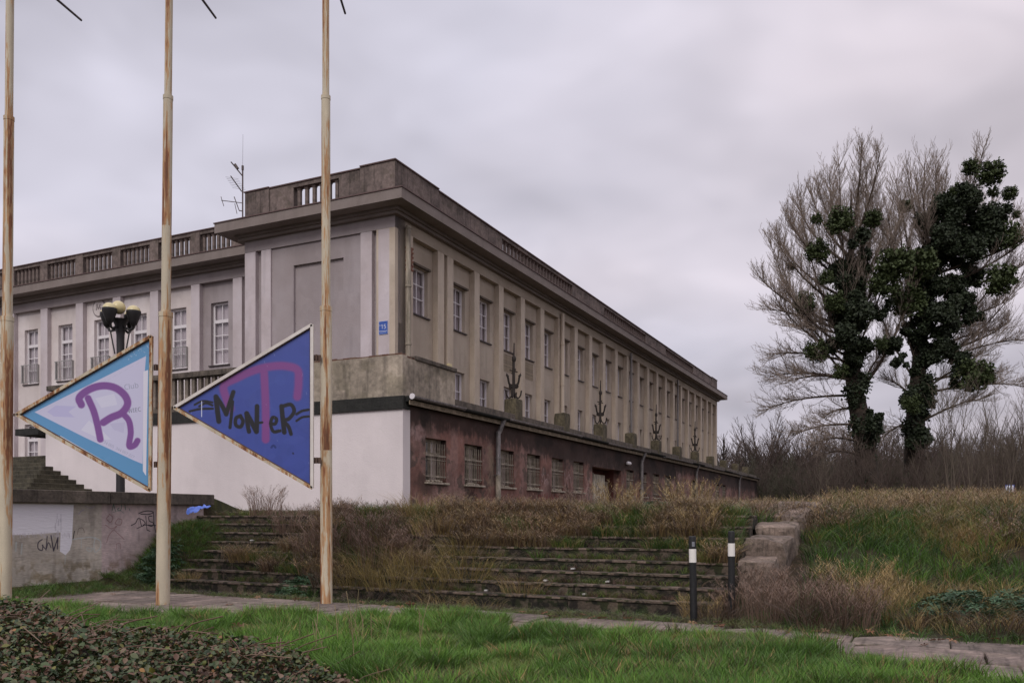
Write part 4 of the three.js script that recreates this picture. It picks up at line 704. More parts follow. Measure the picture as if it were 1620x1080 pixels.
// ---------------------------------------------------------------- house number, bus-stop sign, blue bag
{
  const tex = canvasTex(256, 320, (c, w, h) => { c.fillStyle = '#2f55a6'; c.fillRect(0, 0, w, h); c.fillStyle = '#d9dbe6'; c.font = '150px sans-serif'; c.textAlign = 'center'; c.fillText('15', w / 2 + 10, 186); c.fillRect(12, 92, 40, 12); c.fillRect(0, 238, w, 10); c.globalAlpha = 0.6; c.fillRect(40, 268, w - 80, 14); c.globalAlpha = 1; c.strokeStyle = '#9fb0d8'; c.lineWidth = 6; c.strokeRect(3, 3, w - 6, h - 6); });
  const o = inFrame(thing('house_number_plate', 'blue enamel house number plate reading 15 on the lilac corner', 'number plate'), XB, EYE + 6.06, -1.74); 
  const g = new THREE.BoxGeometry(0.33, 0.42, 0.02); g.rotateY(-Math.PI / 2); g.translate(-0.013, 0, 0); part('plate', g, std({ map: tex, roughness: 0.35 }), o);
}
{
  const b = at(1598, 774, 44), o = thing('bus_stop_sign', 'small blue and white bus stop sign beyond the bushes', 'sign'); o.position.set(b.x, groundAt(b.x, b.z), b.z); const y = b.y - o.position.y;
  part('post', rodG([0, 0, -0.04], [0, y + 0.3, -0.04], 0.03, 0.03, 8), M.zinc, o);
  const tex = canvasTex(128, 128, (c) => { c.fillStyle = '#1c3aa0'; c.fillRect(0, 0, 128, 128); c.fillStyle = '#dfe2ea'; c.fillRect(12, 10, 104, 88); c.fillStyle = '#3a3a44'; c.fillRect(28, 50, 76, 8); c.fillRect(36, 40, 60, 4); c.beginPath(); c.arc(44, 66, 6, 0, 7); c.arc(88, 66, 6, 0, 7); c.fill(); });
  part('panel', new THREE.BoxGeometry(0.5, 0.5, 0.02), std({ map: tex, roughness: 0.4 }), o).position.y = y;
}
{
  const [x, z] = [-7.15, CHEEK + 0.75], g = new THREE.PlaneGeometry(0.62, 0.5, 14, 12), p = g.attributes.position; for (let i = 0; i < p.count; i++) { const a = p.getX(i), b = p.getY(i), e = 1 - 0.5 * fbm(a * 3 + 4, b * 3 + 2, 0, 2, 5); p.setXYZ(i, a * e, 0.1 + 0.3 * fbm(a * 5 + 9, b * 5 + 9, 0, 4, 8) * (1 - (a * a + b * b) * 1.2), b * e * 0.8); }
  g.computeVertexNormals(); const m = single('plastic_bag', g, std({ color: lin(0.10, 0.18, 0.58), roughness: 0.4 }), 'crumpled blue plastic bag lying on the weedy earth bank', 'bag'); inFrame(m, x, groundH(x, z) + 0.14, z); m.rotation.x = 0.4;
}

// ================================================================ PLANTS
function tuftG(n, h, spread, width, lean, seed, opts = {}) {       // a tuft of bent blades; each blade its own tone
  const r = rngOf(seed), pos = [], nor = [], col = [];
  const tri = (a, b, c, k) => { const e = new THREE.Vector3().subVectors(b, a).cross(new THREE.Vector3().subVectors(c, a)).normalize(); if (e.y < 0) { e.negate(); [b, c] = [c, b]; } e.y += 0.35; e.normalize(); for (const q of [a, b, c]) { pos.push(q.x, q.y, q.z); nor.push(e.x, e.y, e.z); col.push(k * (opts.tint?.[0] ?? 1), k * (opts.tint?.[1] ?? 1), k * (opts.tint?.[2] ?? 1)); } };
  for (let i = 0; i < n; i++) {
    const a = r() * 6.283, d = spread * Math.sqrt(r()), bx = Math.cos(a) * d, bz = Math.sin(a) * d, hh = h * (0.55 + 0.55 * r()), ln = lean * (0.3 + r()) * hh, ta = a + (r() - 0.5) * 2.4 + (opts.wind ?? 0), tx = Math.cos(ta) * ln, tz = Math.sin(ta) * ln, wa = r() * 6.283, w = width * (0.6 + 0.6 * r()), wx = Math.cos(wa) * w / 2, wz = Math.sin(wa) * w / 2, k = 0.72 + 0.5 * r();
    const V = (f, s, q) => new THREE.Vector3(bx + tx * f * f + wx * s * q, hh * (f - 0.16 * lean * f * f * f), bz + tz * f * f + wz * s * q);
    const a0 = V(0, -1, 1), b0 = V(0, 1, 1), a1 = V(0.55, -1, 0.85), b1 = V(0.55, 1, 0.85), t = V(1, 0, 0);
    tri(a0, b0, b1, k); tri(a0, b1, a1, k); tri(a1, b1, t, k);
    if (opts.plume && r() < opts.plume) for (let q = 0; q < 7; q++) {                 // feathery seed head
      const f = 0.72 + 0.28 * q / 7, c = V(f, 0, 0), sa = r() * 6.283, L = 0.06 * h * (1.2 - 0.8 * (f - 0.72) / 0.28) * 1.6, e = new THREE.Vector3(Math.cos(sa) * L, L * 0.9, Math.sin(sa) * L), s = new THREE.Vector3(-Math.sin(sa), 0.2, Math.cos(sa)).multiplyScalar(width * 0.6);
      tri(c.clone().sub(s), c.clone().add(s), c.clone().add(e), k * 1.1);
    }
  }
  const g = new THREE.BufferGeometry(); g.setAttribute('position', new THREE.Float32BufferAttribute(pos, 3)); g.setAttribute('normal', new THREE.Float32BufferAttribute(nor, 3)); g.setAttribute('color', new THREE.Float32BufferAttribute(col, 3)); return g;
}
const blade = (c) => new THREE.MeshPhysicalMaterial({ vertexColors: true, color: c ?? 0xffffff, roughness: 0.9, transmission: 0.35, thickness: 0, ior: 1.3, side: THREE.DoubleSide }), bladeMat = blade();
const scatterTmp = { m: new THREE.Matrix4(), q: new THREE.Quaternion(), e: new THREE.Euler(), s: new THREE.Vector3(), p: new THREE.Vector3() };
function field(name, geos, list, label, category) {                 // list of [X, Y, Z, scale, height scale, colour]; one instanced object per blade shape under one name
  const root = new THREE.Group(); root.name = numbered(name); tag(root, label, category, null, 'stuff'); scene.add(root);
  geos.forEach((g, gi) => {
    const mine = list.filter((_, i) => i % geos.length === gi), im = new THREE.InstancedMesh(g, bladeMat, mine.length), r = rngOf(gi + 5), c = new THREE.Color(); im.name = 'tufts'; im.castShadow = im.receiveShadow = true;
    mine.forEach(([x, y, z, s, hs, col], i) => { const t = scatterTmp; t.e.set(0.16 * (r() - 0.5), r() * 6.283, 0.16 * (r() - 0.5)); t.m.compose(t.p.set(x, y, z), t.q.setFromEuler(t.e), t.s.set(s, s * hs, s)); im.setMatrixAt(i, t.m); im.setColorAt(i, c.setRGB(...col)); });
    im.userData.kind = 'stuff'; root.add(im);
  });
  return root;
}
const vary = (c, r, a = 0.25) => { const k = 1 + a * (r() - 0.5) * 2; return [c[0] * k * (1 + 0.2 * (r() - 0.5)), c[1] * k, c[2] * k * (1 + 0.2 * (r() - 0.5))]; };
const blend = (a, b, t) => a.map((q, i) => mix(q, b[i], t));
const GREEN = [0.085, 0.175, 0.026], FRESH = [0.14, 0.275, 0.04], OLIVE = [0.18, 0.175, 0.045], STRAW = [0.34, 0.245, 0.105], PINK = [0.215, 0.142, 0.102], BROWN = [0.095, 0.062, 0.04], DARKG = [0.05, 0.10, 0.02];
const inView = (X, Z, m = 430) => { const D = -Z; if (D < 4.5) return false; const px = CX + X / D * FOCAL; return px > -m && px < 1620 + m; };
// the bramble heap in the near corner: its outline on the ground
const heap = (X, D) => { const q = (-0.62 - X) * 0.6 + (8.0 - D) * 0.0 - Math.max(0, (D - 7.2)) * 0.85 + 0.25 * Math.sin(X * 2.1) + 0.35 * (fbm(X * 1.3 + 9, D * 1.3, 0, 3, 5) - 0.5); return q; };

const EDGE = [[-9, -12.4], [0, -12.4], [3.2, -12.3], [7, -10.9], [8.3, -10.3], [9.2, -11.3], [10.3, -11.3], [11.3, -10.5], [12.0, -10.3], [12.5, -10.7], [13.4, -11.8], [14.6, -12.8], [25, -14.5]];
const lawnEdge = (z) => { for (let i = 1; i < EDGE.length; i++) if (z < EDGE[i][0]) return mix(EDGE[i - 1][1], EDGE[i][1], clamp((z - EDGE[i - 1][0]) / (EDGE[i][0] - EDGE[i - 1][0]))); return -14.5; };   // the lawn has crept over the slabs
{ // ---- lawn
  const r = rngOf(100), list = [], geos = [1, 2, 3, 4].map((s) => tuftG(13, 0.15, 0.07, 0.0075, 0.75, s)); 
  for (let i = 0; i < 110000 && list.length < 38000; i++) {
    const D = 5.5 + 10 * Math.pow(r(), 0.8), X = (r() * 1.96 - 0.98) * D, [x, z] = toLocal(X, -D), edge = lawnEdge(z) + 0.25 * (fbm(z * 1.7 + 30, 3, 0, 3, 6) - 0.5) * 2;
    if (x > edge || heap(X, D) > 0.25) continue;
    const n = fbm(X * 0.7 + 20, D * 0.7, 0, 4, 3), n2 = fbm(X * 2.6, D * 2.6 + 7, 0, 3, 4), lush = sstep(0.35, 0.65, n2);
    let c = blend(GREEN, FRESH, sstep(0.35, 0.7, n)); if (n2 < 0.42) c = blend(c, OLIVE, 0.55); const worn = fbm(X * 1.1 + 70, D * 1.1, 0, 4, 8); if (worn > 0.6 && r() < 0.45) continue; if (r() < (worn > 0.56 ? 0.22 : 0.06)) c = r() < 0.5 ? STRAW : BROWN; 
    list.push([X, groundH(x, z), -D, 0.8 + 0.5 * lush + 0.3 * r(), 0.75 + 0.55 * lush, vary(c, r)]);
  }
  field('lawn_grass', geos, list, 'short rough green lawn in front of the pavement', 'grass');
}
{ // ---- rough grass on terrace, stair edges and bank
  const r = rngOf(200), list = [], dry = [], geos = [11, 12, 13].map((s) => tuftG(16, 0.34, 0.11, 0.011, 0.95, s)), tall = [21, 22, 23].map((s) => tuftG(15, 0.55, 0.13, 0.009, 0.6, s, { plume: 0.45 }));
  const put = (arr, x, z, s, hs, c) => { const v = toWorld(x, 0, z); if (inView(v.x, v.z)) arr.push([v.x, groundH(x, z) - 0.01, v.z, s, hs, vary(c, r)]); };
  for (let i = 0; i < 5200; i++) {                                // terrace before the red front
    const x = -5.9 + 5.7 * r(), z = -1.2 + 21 * Math.pow(r(), 0.9), n = fbm(x * 0.6, z * 0.6 + 40, 0, 3, 9), lft = sstep(4.5, 1.0, z), c = n > 0.46 ? r() < 0.2 ? STRAW : r() < 0.4 ? DARKG : blend(GREEN, OLIVE, r()) : r() < 0.3 ? BROWN : blend(PINK, STRAW, 0.6 * r());
    if (lft > r() * 1.15) continue;
    put(n > 0.46 ? list : dry, x, z, 0.9 + 0.5 * r(), (n > 0.46 ? 0.95 : 0.62) * (0.7 + 0.5 * r()), c);
  }
  for (let i = 0; i < 2600; i++) { const x = -4 + 3.9 * r(), z = -9 + 11 * r(); if (r() < 0.6) continue; put(list, x, z, 0.4 + 0.3 * r(), 0.45, blend(OLIVE, BROWN, r())); }
  for (let i = 0; i < 5200; i++) {                                // tall weeds before the annex's far part
    const x = -4.5 + 42 * Math.pow(r(), 1.7), z = 1.2 + 22 * r() * (0.35 + 0.65 * sstep(-4, 12, x)); const w = toWorld(x, 0, z), ang = CX - w.x / w.z * FOCAL; if (z < 6 - x * 0.5 || ang < 975) continue; const grown = 0.45 + 0.55 * sstep(975, 1140, ang);
    put(dry, x, z, 1.0 + 0.4 * r(), grown * (0.62 + 0.5 * sstep(0, 14, x)) * (0.8 + 0.5 * r()), r() < 0.35 ? blend(OLIVE, STRAW, r()) : blend(STRAW, PINK, r()));
  }
  for (let i = 0; i < 19500; i++) {                               // bank right of the stone blocks
    const x = -10.9 + 13.2 * Math.pow(r(), 0.85), z = CHEEK_R + 0.9 + 30 * r(), n = fbm(x * 0.55 + 3, z * 0.55 + 8, 0, 4, 29), n2 = fbm(x * 1.7, z * 1.7, 0, 3, 30);
    if (x < -10.35 + 0.7 * n2 - 0.05 * (z - 14)) continue; const verge = x < -9.3 - 0.03 * z * 0;
    const crest = sstep(-5.2, -2.5, x + 2.5 * (n - 0.5)), green = sstep(0.38, 0.54, n + 0.3 * (n2 - 0.5) - 0.22 * crest);
    if (r() < crest * 0.75) put(dry, x, z, 0.95 + 0.4 * r(), 0.62 + 0.42 * r(), r() < 0.3 ? blend(OLIVE, BROWN, r()) : blend(PINK, STRAW, 0.15 + 0.85 * r())); 
    else put(list, x, z, (verge ? 0.5 : 0.8) + 0.45 * r(), (verge ? 0.45 : 0.75) + 0.45 * r(), r() < green ? r() < 0.35 ? DARKG : blend(DARKG, FRESH, 0.1 + 0.7 * r()) : r() < 0.5 ? blend(OLIVE, STRAW, r()) : STRAW);
  }
  for (let i = 0; i < 3800; i++) {                                // far meadow behind the bank
    const x = 1 + 45 * r(), z = CHEEK_R + 3 + 45 * r(); put(dry, x, z, 1.3 + 0.5 * r(), 0.6 + 0.35 * r(), r() < 0.2 ? OLIVE : blend(PINK, STRAW, 0.7 * r()));
  }
  for (let i = 0; i < 2600; i++) { const z = CHEEK + 0.1 + 14.5 * r(), e = -9.55 - 0.03 * z, x = e + (TOE - e) * r(); put(list, x, z, 0.4 + 0.4 * r(), 0.5, r() < 0.6 ? blend(GREEN, OLIVE, r()) : BROWN); }
  for (let i = 0; i < 2600; i++) {                                // earth bank at the left cheek and the strip below the wall
    const onBank = r() < 0.72, x = onBank ? -7.6 + 1.15 * (r() + r() - 1) * 1.4 : -13.5 + 5 * r(), z = onBank ? CHEEK + 0.05 + 1.75 * r() : CHEEK + 0.05 + 1.1 * r(); if (x < -13.6) continue;
    put(list, x, z, 0.45 + 0.4 * r(), 0.6 + 0.3 * r(), r() < 0.65 ? blend(DARKG, FRESH, r()) : blend(OLIVE, BROWN, r()));
  }
  for (let i = 0; i < 500; i++) { const x = -13 + 6.4 * r(), z = CHEEK - 0.6 - 2.2 * r(); put(list, x, z, 0.4 + 0.3 * r(), 0.4, blend(OLIVE, GREEN, r())); }
  for (let k = 1; k <= 8; k++) for (let i = 0; i < 330; i++) {    // grass rooted at the back of every tread
    const z = CHEEK + 0.3 + 12 * r(), n = fbm(z * 0.8 + k * 0.3, k * 0.5, 0, 3, 77); if (n < 0.42) continue;
    const x = TOE + k * GO - 0.03 - 0.06 * r(), v = toWorld(x, 0, z); list.push([v.x, k * RISE, v.z, 0.35 + 0.45 * r(), 0.65, vary(r() < 0.5 ? blend(OLIVE, GREEN, r()) : blend(BROWN, PINK, r()), r)]);
  }
  for (let i = 0; i < 6500; i++) {                                // growth that hides the upper steps
    const k = 1 + Math.floor(r() * 8), z = 0.8 + 10.3 * r(), n = fbm(z * 0.55 + 4, k * 0.33, 0, 3, 79); if (n < 0.505 - 0.04 * (k - 5) - (k > 5 && z > 2.2 ? 0.14 : 0) + 0.1 * sstep(2.5, 0.8, z)) continue;
    const v = toWorld(TOE + (k - 1) * GO + 0.04 + 0.26 * r(), 0, z), dead = fbm(z * 0.9 + 60, k * 0.3, 0, 2, 80) > 0.54 - 0.1 * sstep(5, 2, z); (dead ? dry : list).push([v.x, k * RISE - 0.02, v.z, 0.6 + 0.5 * r(), dead ? 0.55 + 0.4 * r() : 0.65 + 0.45 * r(), vary(dead ? r() < 0.25 ? BROWN : blend(PINK, STRAW, r()) : r() < 0.22 ? STRAW : r() < 0.4 ? DARKG : blend(GREEN, OLIVE, r()), r)]);
  }
  for (let i = 0; i < 130; i++) { const row = Math.floor(r() * 4), z = -6 + 26 * r(), x = -12.18 + row * 0.86 - 0.03 * z + 0.03 * (r() - 0.5); put(list, x, z, 0.16 + 0.2 * r(), 0.5, blend(GREEN, OLIVE, r())); }
  field('rough_grass', geos, list, 'uneven green and straw grass on the terrace and bank', 'grass');
  field('dry_weeds', tall, dry, 'tall pinkish brown dead weeds along the terrace and bank crest', 'weeds');
}
// ---- single clumps that stand out
{
  const kinds = [tuftG(150, 0.75, 0.32, 0.008, 0.45, 51, { plume: 0.5 }), tuftG(240, 0.62, 0.42, 0.0065, 1.05, 52), tuftG(190, 0.5, 0.3, 0.0075, 0.9, 53)];
  const mats = { pink: blade(lin(...PINK)), yellow: blade(lin(0.27, 0.205, 0.075)), green: blade(lin(...GREEN)), dark: blade(lin(...BROWN)), straw: blade(lin(...STRAW)) };
  const clump = (x, z, kind, mat, s, label, lift = 0) => { const o = single('weed_clump', kinds[kind], mats[mat], label, 'weeds', 'weed clumps on stair and bank'), step = x > TOE && x < -6.2 && z < CHEEK_R ? Math.ceil((x - TOE) / GO) * RISE : groundH(x, z); inFrame(o, x, step + lift - 0.03, z); o.rotation.y = x * 7 + z; o.scale.set(s, s * 0.9, s); };
  const T = [[-8.2, 11.7, 0, 'pink', 1.0], [-8.5, 12.3, 0, 'pink', 1.15], [-8.6, 11.4, 0, 'pink', 0.95], [-8.2, 13.0, 0, 'straw', 1.25], [-8.8, 12.9, 2, 'dark', 1.2], [-7.0, 5.4, 1, 'straw', 1.2], [-7.4, 6.2, 1, 'yellow', 1.1], [-6.8, 7.2, 2, 'green', 1.2], [-6.6, 9.2, 2, 'green', 1.2], [-6.9, 10.4, 0, 'straw', 0.9], [-7.9, 1.3, 1, 'straw', 0.8], [-7.0, 1.6, 0, 'pink', 0.9], [-8.3, 7.8, 1, 'straw', 0.9], [-6.4, 4.6, 1, 'straw', 1.2], [-6.2, 6.4, 1, 'straw', 1.1], [-7.6, 3.2, 0, 'pink', 1.35], [-7.3, 4.0, 0, 'pink', 1.4], [-7.9, 4.6, 0, 'pink', 1.2], [-8.0, 5.6, 1, 'yellow', 1.5], [-8.2, 4.8, 1, 'yellow', 1.4], [-8.1, 6.6, 1, 'yellow', 1.3], [-8.6, 5.9, 2, 'dark', 1.1], [-8.5, 3.9, 2, 'dark', 1.1], [-8.7, 4.9, 2, 'dark', 1.0], [-6.3, 0.4, 0, 'pink', 1.1], [-6.6, 2.4, 2, 'dark', 1.0], [-5.0, 4.5, 0, 'pink', 1.0], [-4.6, 7.5, 0, 'pink', 1.1], [-5.2, 8.4, 0, 'straw', 1.2], [-4.9, 9.8, 0, 'straw', 1.3], [-8.9, 12.3, 0, 'pink', 0.9], [-9.3, 13.0, 0, 'pink', 1.0], [-9.5, 12.6, 2, 'dark', 1.2], [-9.3, 14.6, 2, 'dark', 1.1], [-9.6, 15.4, 2, 'dark', 1.2], [-9.2, 11.2, 2, 'dark', 0.9], [-7.9, 2.9, 0, 'pink', 1.0], [-7.7, 3.7, 0, 'pink', 1.15], [-7.2, 4.4, 0, 'pink', 1.0], [-7.5, 5.1, 0, 'pink', 0.9], [-8.4, 4.4, 1, 'yellow', 1.0], [-8.5, 5.3, 1, 'yellow', 1.15], [-8.3, 6.1, 1, 'yellow', 1.0], [-8.7, 6.5, 1, 'straw', 0.9], [-8.6, 3.4, 2, 'green', 0.9], [-8.7, 7.2, 1, 'yellow', 0.8],
    [-6.0, 1.0, 0, 'pink', 0.8], [-5.9, 1.9, 0, 'pink', 0.85], [-5.5, 2.6, 2, 'dark', 0.9], [-5.6, 5.2, 2, 'green', 1.1], [-5.3, 5.9, 2, 'green', 1.2], [-9.2, 11.9, 0, 'pink', 0.95], [-8.9, 12.9, 0, 'pink', 1.05], [-8.6, 13.3, 0, 'straw', 1.0], [-9.1, 12.3, 2, 'dark', 1.1], [-9.0, 13.8, 2, 'dark', 0.9], [-9.4, 16.2, 2, 'dark', 0.8], [-8.8, 10.9, 0, 'straw', 0.8], [-8.9, 9.8, 2, 'green', 0.6], [-7.9, -0.2, 2, 'dark', 0.7], [-8.5, 0.3, 1, 'straw', 0.55], [-8.8, 2.2, 1, 'straw', 0.5]];
  const say = { pink: 'feathery pinkish dead weed clump', yellow: 'yellowing arched grass clump', green: 'bright green grass clump', dark: 'dark brown tangled weed clump', straw: 'pale straw coloured grass clump' };
  for (const [x, z, k, m, s] of T) clump(x, z, k, m, s, say[m] + (z > CHEEK_R ? ' at the foot of the grassy bank' : x > -6.2 ? ' at the head of the broad stair' : ' growing over the broad stair'));
}
// ---- bramble heap
{
  const o = thing('bramble_heap', 'dense heap of dark green and brown bramble leaves beside the lawn', 'bush'), r = rngOf(300);
  const top = (X, D) => { const q = heap(X, D); return q <= 0 ? 0 : 0.54 * sstep(0, 1.9, q) + 0.16 * (fbm(X * 2.2, D * 2.2, 0, 3, 33) - 0.5) * sstep(0, 0.8, q) * 2; };
  const pos = [], idx = [], nx = 80, nz = 60; for (let j = 0; j <= nz; j++) for (let i = 0; i <= nx; i++) { const X = -12.5 + 12.2 * i / nx, D = 4.2 + 8.8 * j / nz; pos.push(X, groundAt(X, -D) - 0.03 + 0.78 * top(X, D), -D); }
  for (let j = 0; j < nz; j++) for (let i = 0; i < nx; i++) { const X = -12.5 + 12.2 * (i + 0.5) / nx, D = 4.2 + 8.8 * (j + 0.5) / nz; if (heap(X, D) < 0.02) continue; const a = j * (nx + 1) + i; idx.push(a, a + 1, a + nx + 1, a + 1, a + nx + 2, a + nx + 1); }
  const g = new THREE.BufferGeometry(); g.setAttribute('position', new THREE.Float32BufferAttribute(pos, 3)); g.setIndex(idx); g.computeVertexNormals(); part('heap_core', g, std({ color: lin(0.045, 0.034, 0.022), roughness: 1 }), o);  // solid dark core added under the leaves to block see-through
  const leaf = (seed) => { const q = rngOf(seed), P = [], I = [], rows = [[0, 0.02], [0.2, 0.28], [0.45, 0.36], [0.72, 0.25], [1, 0.0]], fold = 0.22 + 0.2 * q(), curl = 0.3 * (q() - 0.3); rows.forEach(([t, w]) => { const y = curl * t * t; P.push(-w, y + fold * w, t, 0, y, t, w, y + fold * w, t); }); for (let k = 0; k < 4; k++) { const a = k * 3; I.push(a, a + 3, a + 1, a + 1, a + 3, a + 4, a + 1, a + 4, a + 2, a + 2, a + 4, a + 5); } const h = new THREE.BufferGeometry(); h.setAttribute('position', new THREE.Float32BufferAttribute(P, 3)); h.setIndex(I); h.translate(0, 0, -0.5); h.computeVertexNormals(); return h; };
  const shapes = [leaf(1), leaf(2), leaf(3)], tones = [[0.035, 0.06, 0.02], [0.055, 0.085, 0.026], [0.085, 0.10, 0.04], [0.135, 0.075, 0.045], [0.17, 0.11, 0.07], [0.12, 0.125, 0.025], [0.11, 0.055, 0.032], [0.24, 0.12, 0.035]], wts = [0.22, 0.46, 0.60, 0.74, 0.86, 0.93, 0.985, 1];
  const mats = tones.map((t) => std({ color: lin(...t), roughness: 0.55 })), pick = (brown) => { let v = r(); if (brown && v < 0.45) v = 0.62 + 0.36 * r(); return wts.findIndex((w) => v <= w); };
  const rest = [[], [], []], e = new THREE.Euler(), q = new THREE.Quaternion(), m = new THREE.Matrix4(); let singles = 0;
  for (let i = 0; i < 110000; i++) {
    const D = 4.5 + 7.9 * Math.pow(r(), 1.0), X = -1.0 * D + r() * 0.92 * D; if (X > -0.4) continue; const hp = heap(X, D); if (hp < 0.02 || r() > 0.35 + hp) continue;
    const y = groundAt(X, -D) + top(X, D) + 0.13 * (r() * r() - 0.2), s = (0.03 + 0.05 * r() * r() * r() + 0.014 * r()) * (hp < 0.4 ? 0.85 : 1); e.set(1.5 * (r() - 0.5) + 0.3, r() * 6.283, 1.7 * (r() - 0.5), 'YXZ'); q.setFromEuler(e);
    const t = pick(hp < 0.55 || D > 9.5), px = bearing(new THREE.Vector3(X, y, -D));
    if (singles < 290 && px[1] > 985 && px[1] < 1075 && px[0] > 5 && px[0] < 420 && r() < 0.16) { const lm = part('leaf', shapes[i % 3], mats[t], o); lm.position.set(X, y + 0.03, -D); lm.quaternion.copy(q); lm.scale.setScalar(s * 1.4); singles++; } else rest[i % 3].push([X, y, -D, s, q.clone(), tones[t]]);
  }
  rest.forEach((l, k) => { const im = new THREE.InstancedMesh(shapes[k], std({ color: 0xffffff, roughness: 0.55 }), l.length), c = new THREE.Color(); im.name = 'leaves'; im.userData.kind = 'stuff'; im.castShadow = im.receiveShadow = true; l.forEach(([x, y, z, s, qq, t], i) => { im.setMatrixAt(i, m.compose(new THREE.Vector3(x, y, z), qq, new THREE.Vector3(s, s, s))); im.setColorAt(i, c.setRGB(...vary(t, r, 0.2))); }); o.add(im); });
  for (let i = 0; i < 260; i++) { const D = 6.2 + 4 * r(), X = -0.62 * D + r() * 0.5 * D; if (heap(X, D) < 0.1) continue; const y = groundAt(X, -D) + top(X, D), a = r() * 6.28, L = 0.25 + 0.35 * r(); part('stem', tubeG([[X, y - 0.08, -D], [X + Math.cos(a) * L * 0.3, y + 0.1 * r(), -D + Math.sin(a) * L * 0.3], [X + Math.cos(a) * L, y + 0.14 * r() + 0.04, -D + Math.sin(a) * L]], 0.0035 + 0.002 * r(), 4, 6), mats[r() < 0.6 ? 4 : 6], o); }
}
// ---- dry stalks standing in the lawn edge
{
  const r = rngOf(330), m = std({ color: lin(0.32, 0.25, 0.14) });
  for (let i = 0; i < 16; i++) {
    const D = 7.6 + 2.4 * r(), X = (-330 + 200 * r()) / FOCAL * D * 1.05, y = groundAt(X, -D), h = 0.35 + 0.35 * r(), a = r() * 6.28, l = 0.25 * r();
    single('dry_stalk', merged([tubeG([[X, y, -D], [X + 0.3 * l * Math.cos(a), y + h * 0.5, -D], [X + l * Math.cos(a), y + h, -D + l * Math.sin(a)]], 0.0035, 4, 8), tubeG([[X + 0.3 * l * Math.cos(a), y + h * 0.5, -D], [X - 0.3 * l * Math.cos(a), y + h * 0.8, -D + 0.05]], 0.002, 4, 4)]), m, 'thin bleached dry stalk rising beside the bramble heap', 'weeds', 'dry stalks at the lawn edge');
  }
}
// ---- nettles on the bank, fallen leaves, litter
{
  const r = rngOf(340), list = [], leafG = (() => { const P = [], n = 5; for (let k = 0; k < n; k++) { const a = k * 1.256 + 0.3; P.push(0, 0, 0, Math.cos(a - 0.32) * 0.7, 0.16, Math.sin(a - 0.32) * 0.7, Math.cos(a) * 1.1, 0.02, Math.sin(a) * 1.1, 0, 0, 0, Math.cos(a) * 1.1, 0.02, Math.sin(a) * 1.1, Math.cos(a + 0.32) * 0.7, 0.16, Math.sin(a + 0.32) * 0.7); } const g = new THREE.BufferGeometry(); g.setAttribute('position', new THREE.Float32BufferAttribute(P, 3)); g.computeVertexNormals(); return g; })();
  const nettle = (x0, z0, n, rad, label) => { const im = new THREE.InstancedMesh(leafG, std({ color: 0xffffff, roughness: 0.6 }), n), c = new THREE.Color(), m = new THREE.Matrix4(), q = new THREE.Quaternion(), e = new THREE.Euler(); for (let i = 0; i < n; i++) { const a = r() * 6.28, d = rad * Math.sqrt(r()), x = x0 + Math.cos(a) * d, z = z0 + Math.sin(a) * d, v = toWorld(x, groundH(x, z) + 0.08 + 0.3 * r() * (1 - d / rad * 0.6), z), s = 0.05 + 0.05 * r(); e.set(0.8 * (r() - 0.5), r() * 6, 0.8 * (r() - 0.5)); im.setMatrixAt(i, m.compose(v, q.setFromEuler(e), new THREE.Vector3(s, s, s))); im.setColorAt(i, c.setRGB(...vary([0.045, 0.095, 0.045], r, 0.35))); } im.name = 'leaves'; im.userData.kind = 'stuff'; im.castShadow = im.receiveShadow = true; const o = thing('nettle_patch', label, 'plant', 'nettle patches'); o.add(im); };
  nettle(-8.4, 14.3, 420, 0.55, 'dark green nettle patch low on the grassy bank'); nettle(-8.2, 15.2, 380, 0.55, 'dark green nettle patch low on the grassy bank'); nettle(-8.0, 16.1, 300, 0.5, 'dark green nettle patch low on the grassy bank');
  nettle(-8.45, 3.2, 240, 0.45, 'dark leafy weed patch at the foot of the broad stair'); nettle(-6.3, 3.0, 200, 0.4, 'leafy weed patch at the head of the broad stair'); nettle(-8.4, -0.6, 300, 0.5, 'leafy weed patch on the earth bank by the retaining wall'); nettle(-5.6, 9.3, 300, 0.7, 'leafy weed patch among dry grass before the red front');
  const tones = [[0.26, 0.12, 0.07], [0.20, 0.11, 0.07], [0.30, 0.17, 0.10]].map((t) => std({ color: lin(...t), roughness: 0.8 }));
  for (let i = 0; i < 70; i++) { const near = i < 46, z = near ? 3 + 16 * r() : -2 + 20 * r(), x = (near ? -9.75 + 0.5 * r() : -13.5 + 3.4 * r()) - 0.03 * z, v = toWorld(x, 0, z); if (!inView(v.x, v.z, 0)) continue; const o = single('fallen_leaf', leafG, tones[i % 3], near ? 'brown fallen leaf lying along the pavement verge' : 'brown fallen leaf lying on pavement or lawn', 'leaf', near ? 'leaves along the verge' : 'leaves on pavement and lawn'); o.position.set(v.x, Math.max(groundH(x, z), near ? 0 : -0.02) + (x < -11.6 ? 0.1 : 0.045), v.z); o.rotation.set(0.9 * (r() - 0.5), r() * 6, 0.9 * (r() - 0.5)); o.scale.setScalar(0.05 + 0.045 * r()); }
  const wht = std({ color: lin(0.5, 0.49, 0.46) });
  [[-7.85, 8.5, 3], [-8.1, 8.1, 2], [-8.35, 8.9, 1], [-8.3, 7.1, 1], [-8.05, 9.2, 2], [-7.3, 0.9, 5], [-8.9, 0.2, 0], [-7.75, 2.1, 3]].forEach(([x, z, k], i) => { const g = triUV(rough(0.08, 0.025, 0.06, 0.05, 700 + i, 3)); g.computeVertexNormals(); inFrame(single('paper_scrap', g, wht, 'small white paper scrap lying on the broad stair', 'litter', 'white scraps on the stair'), x, k * RISE + 0.03, z); });
}

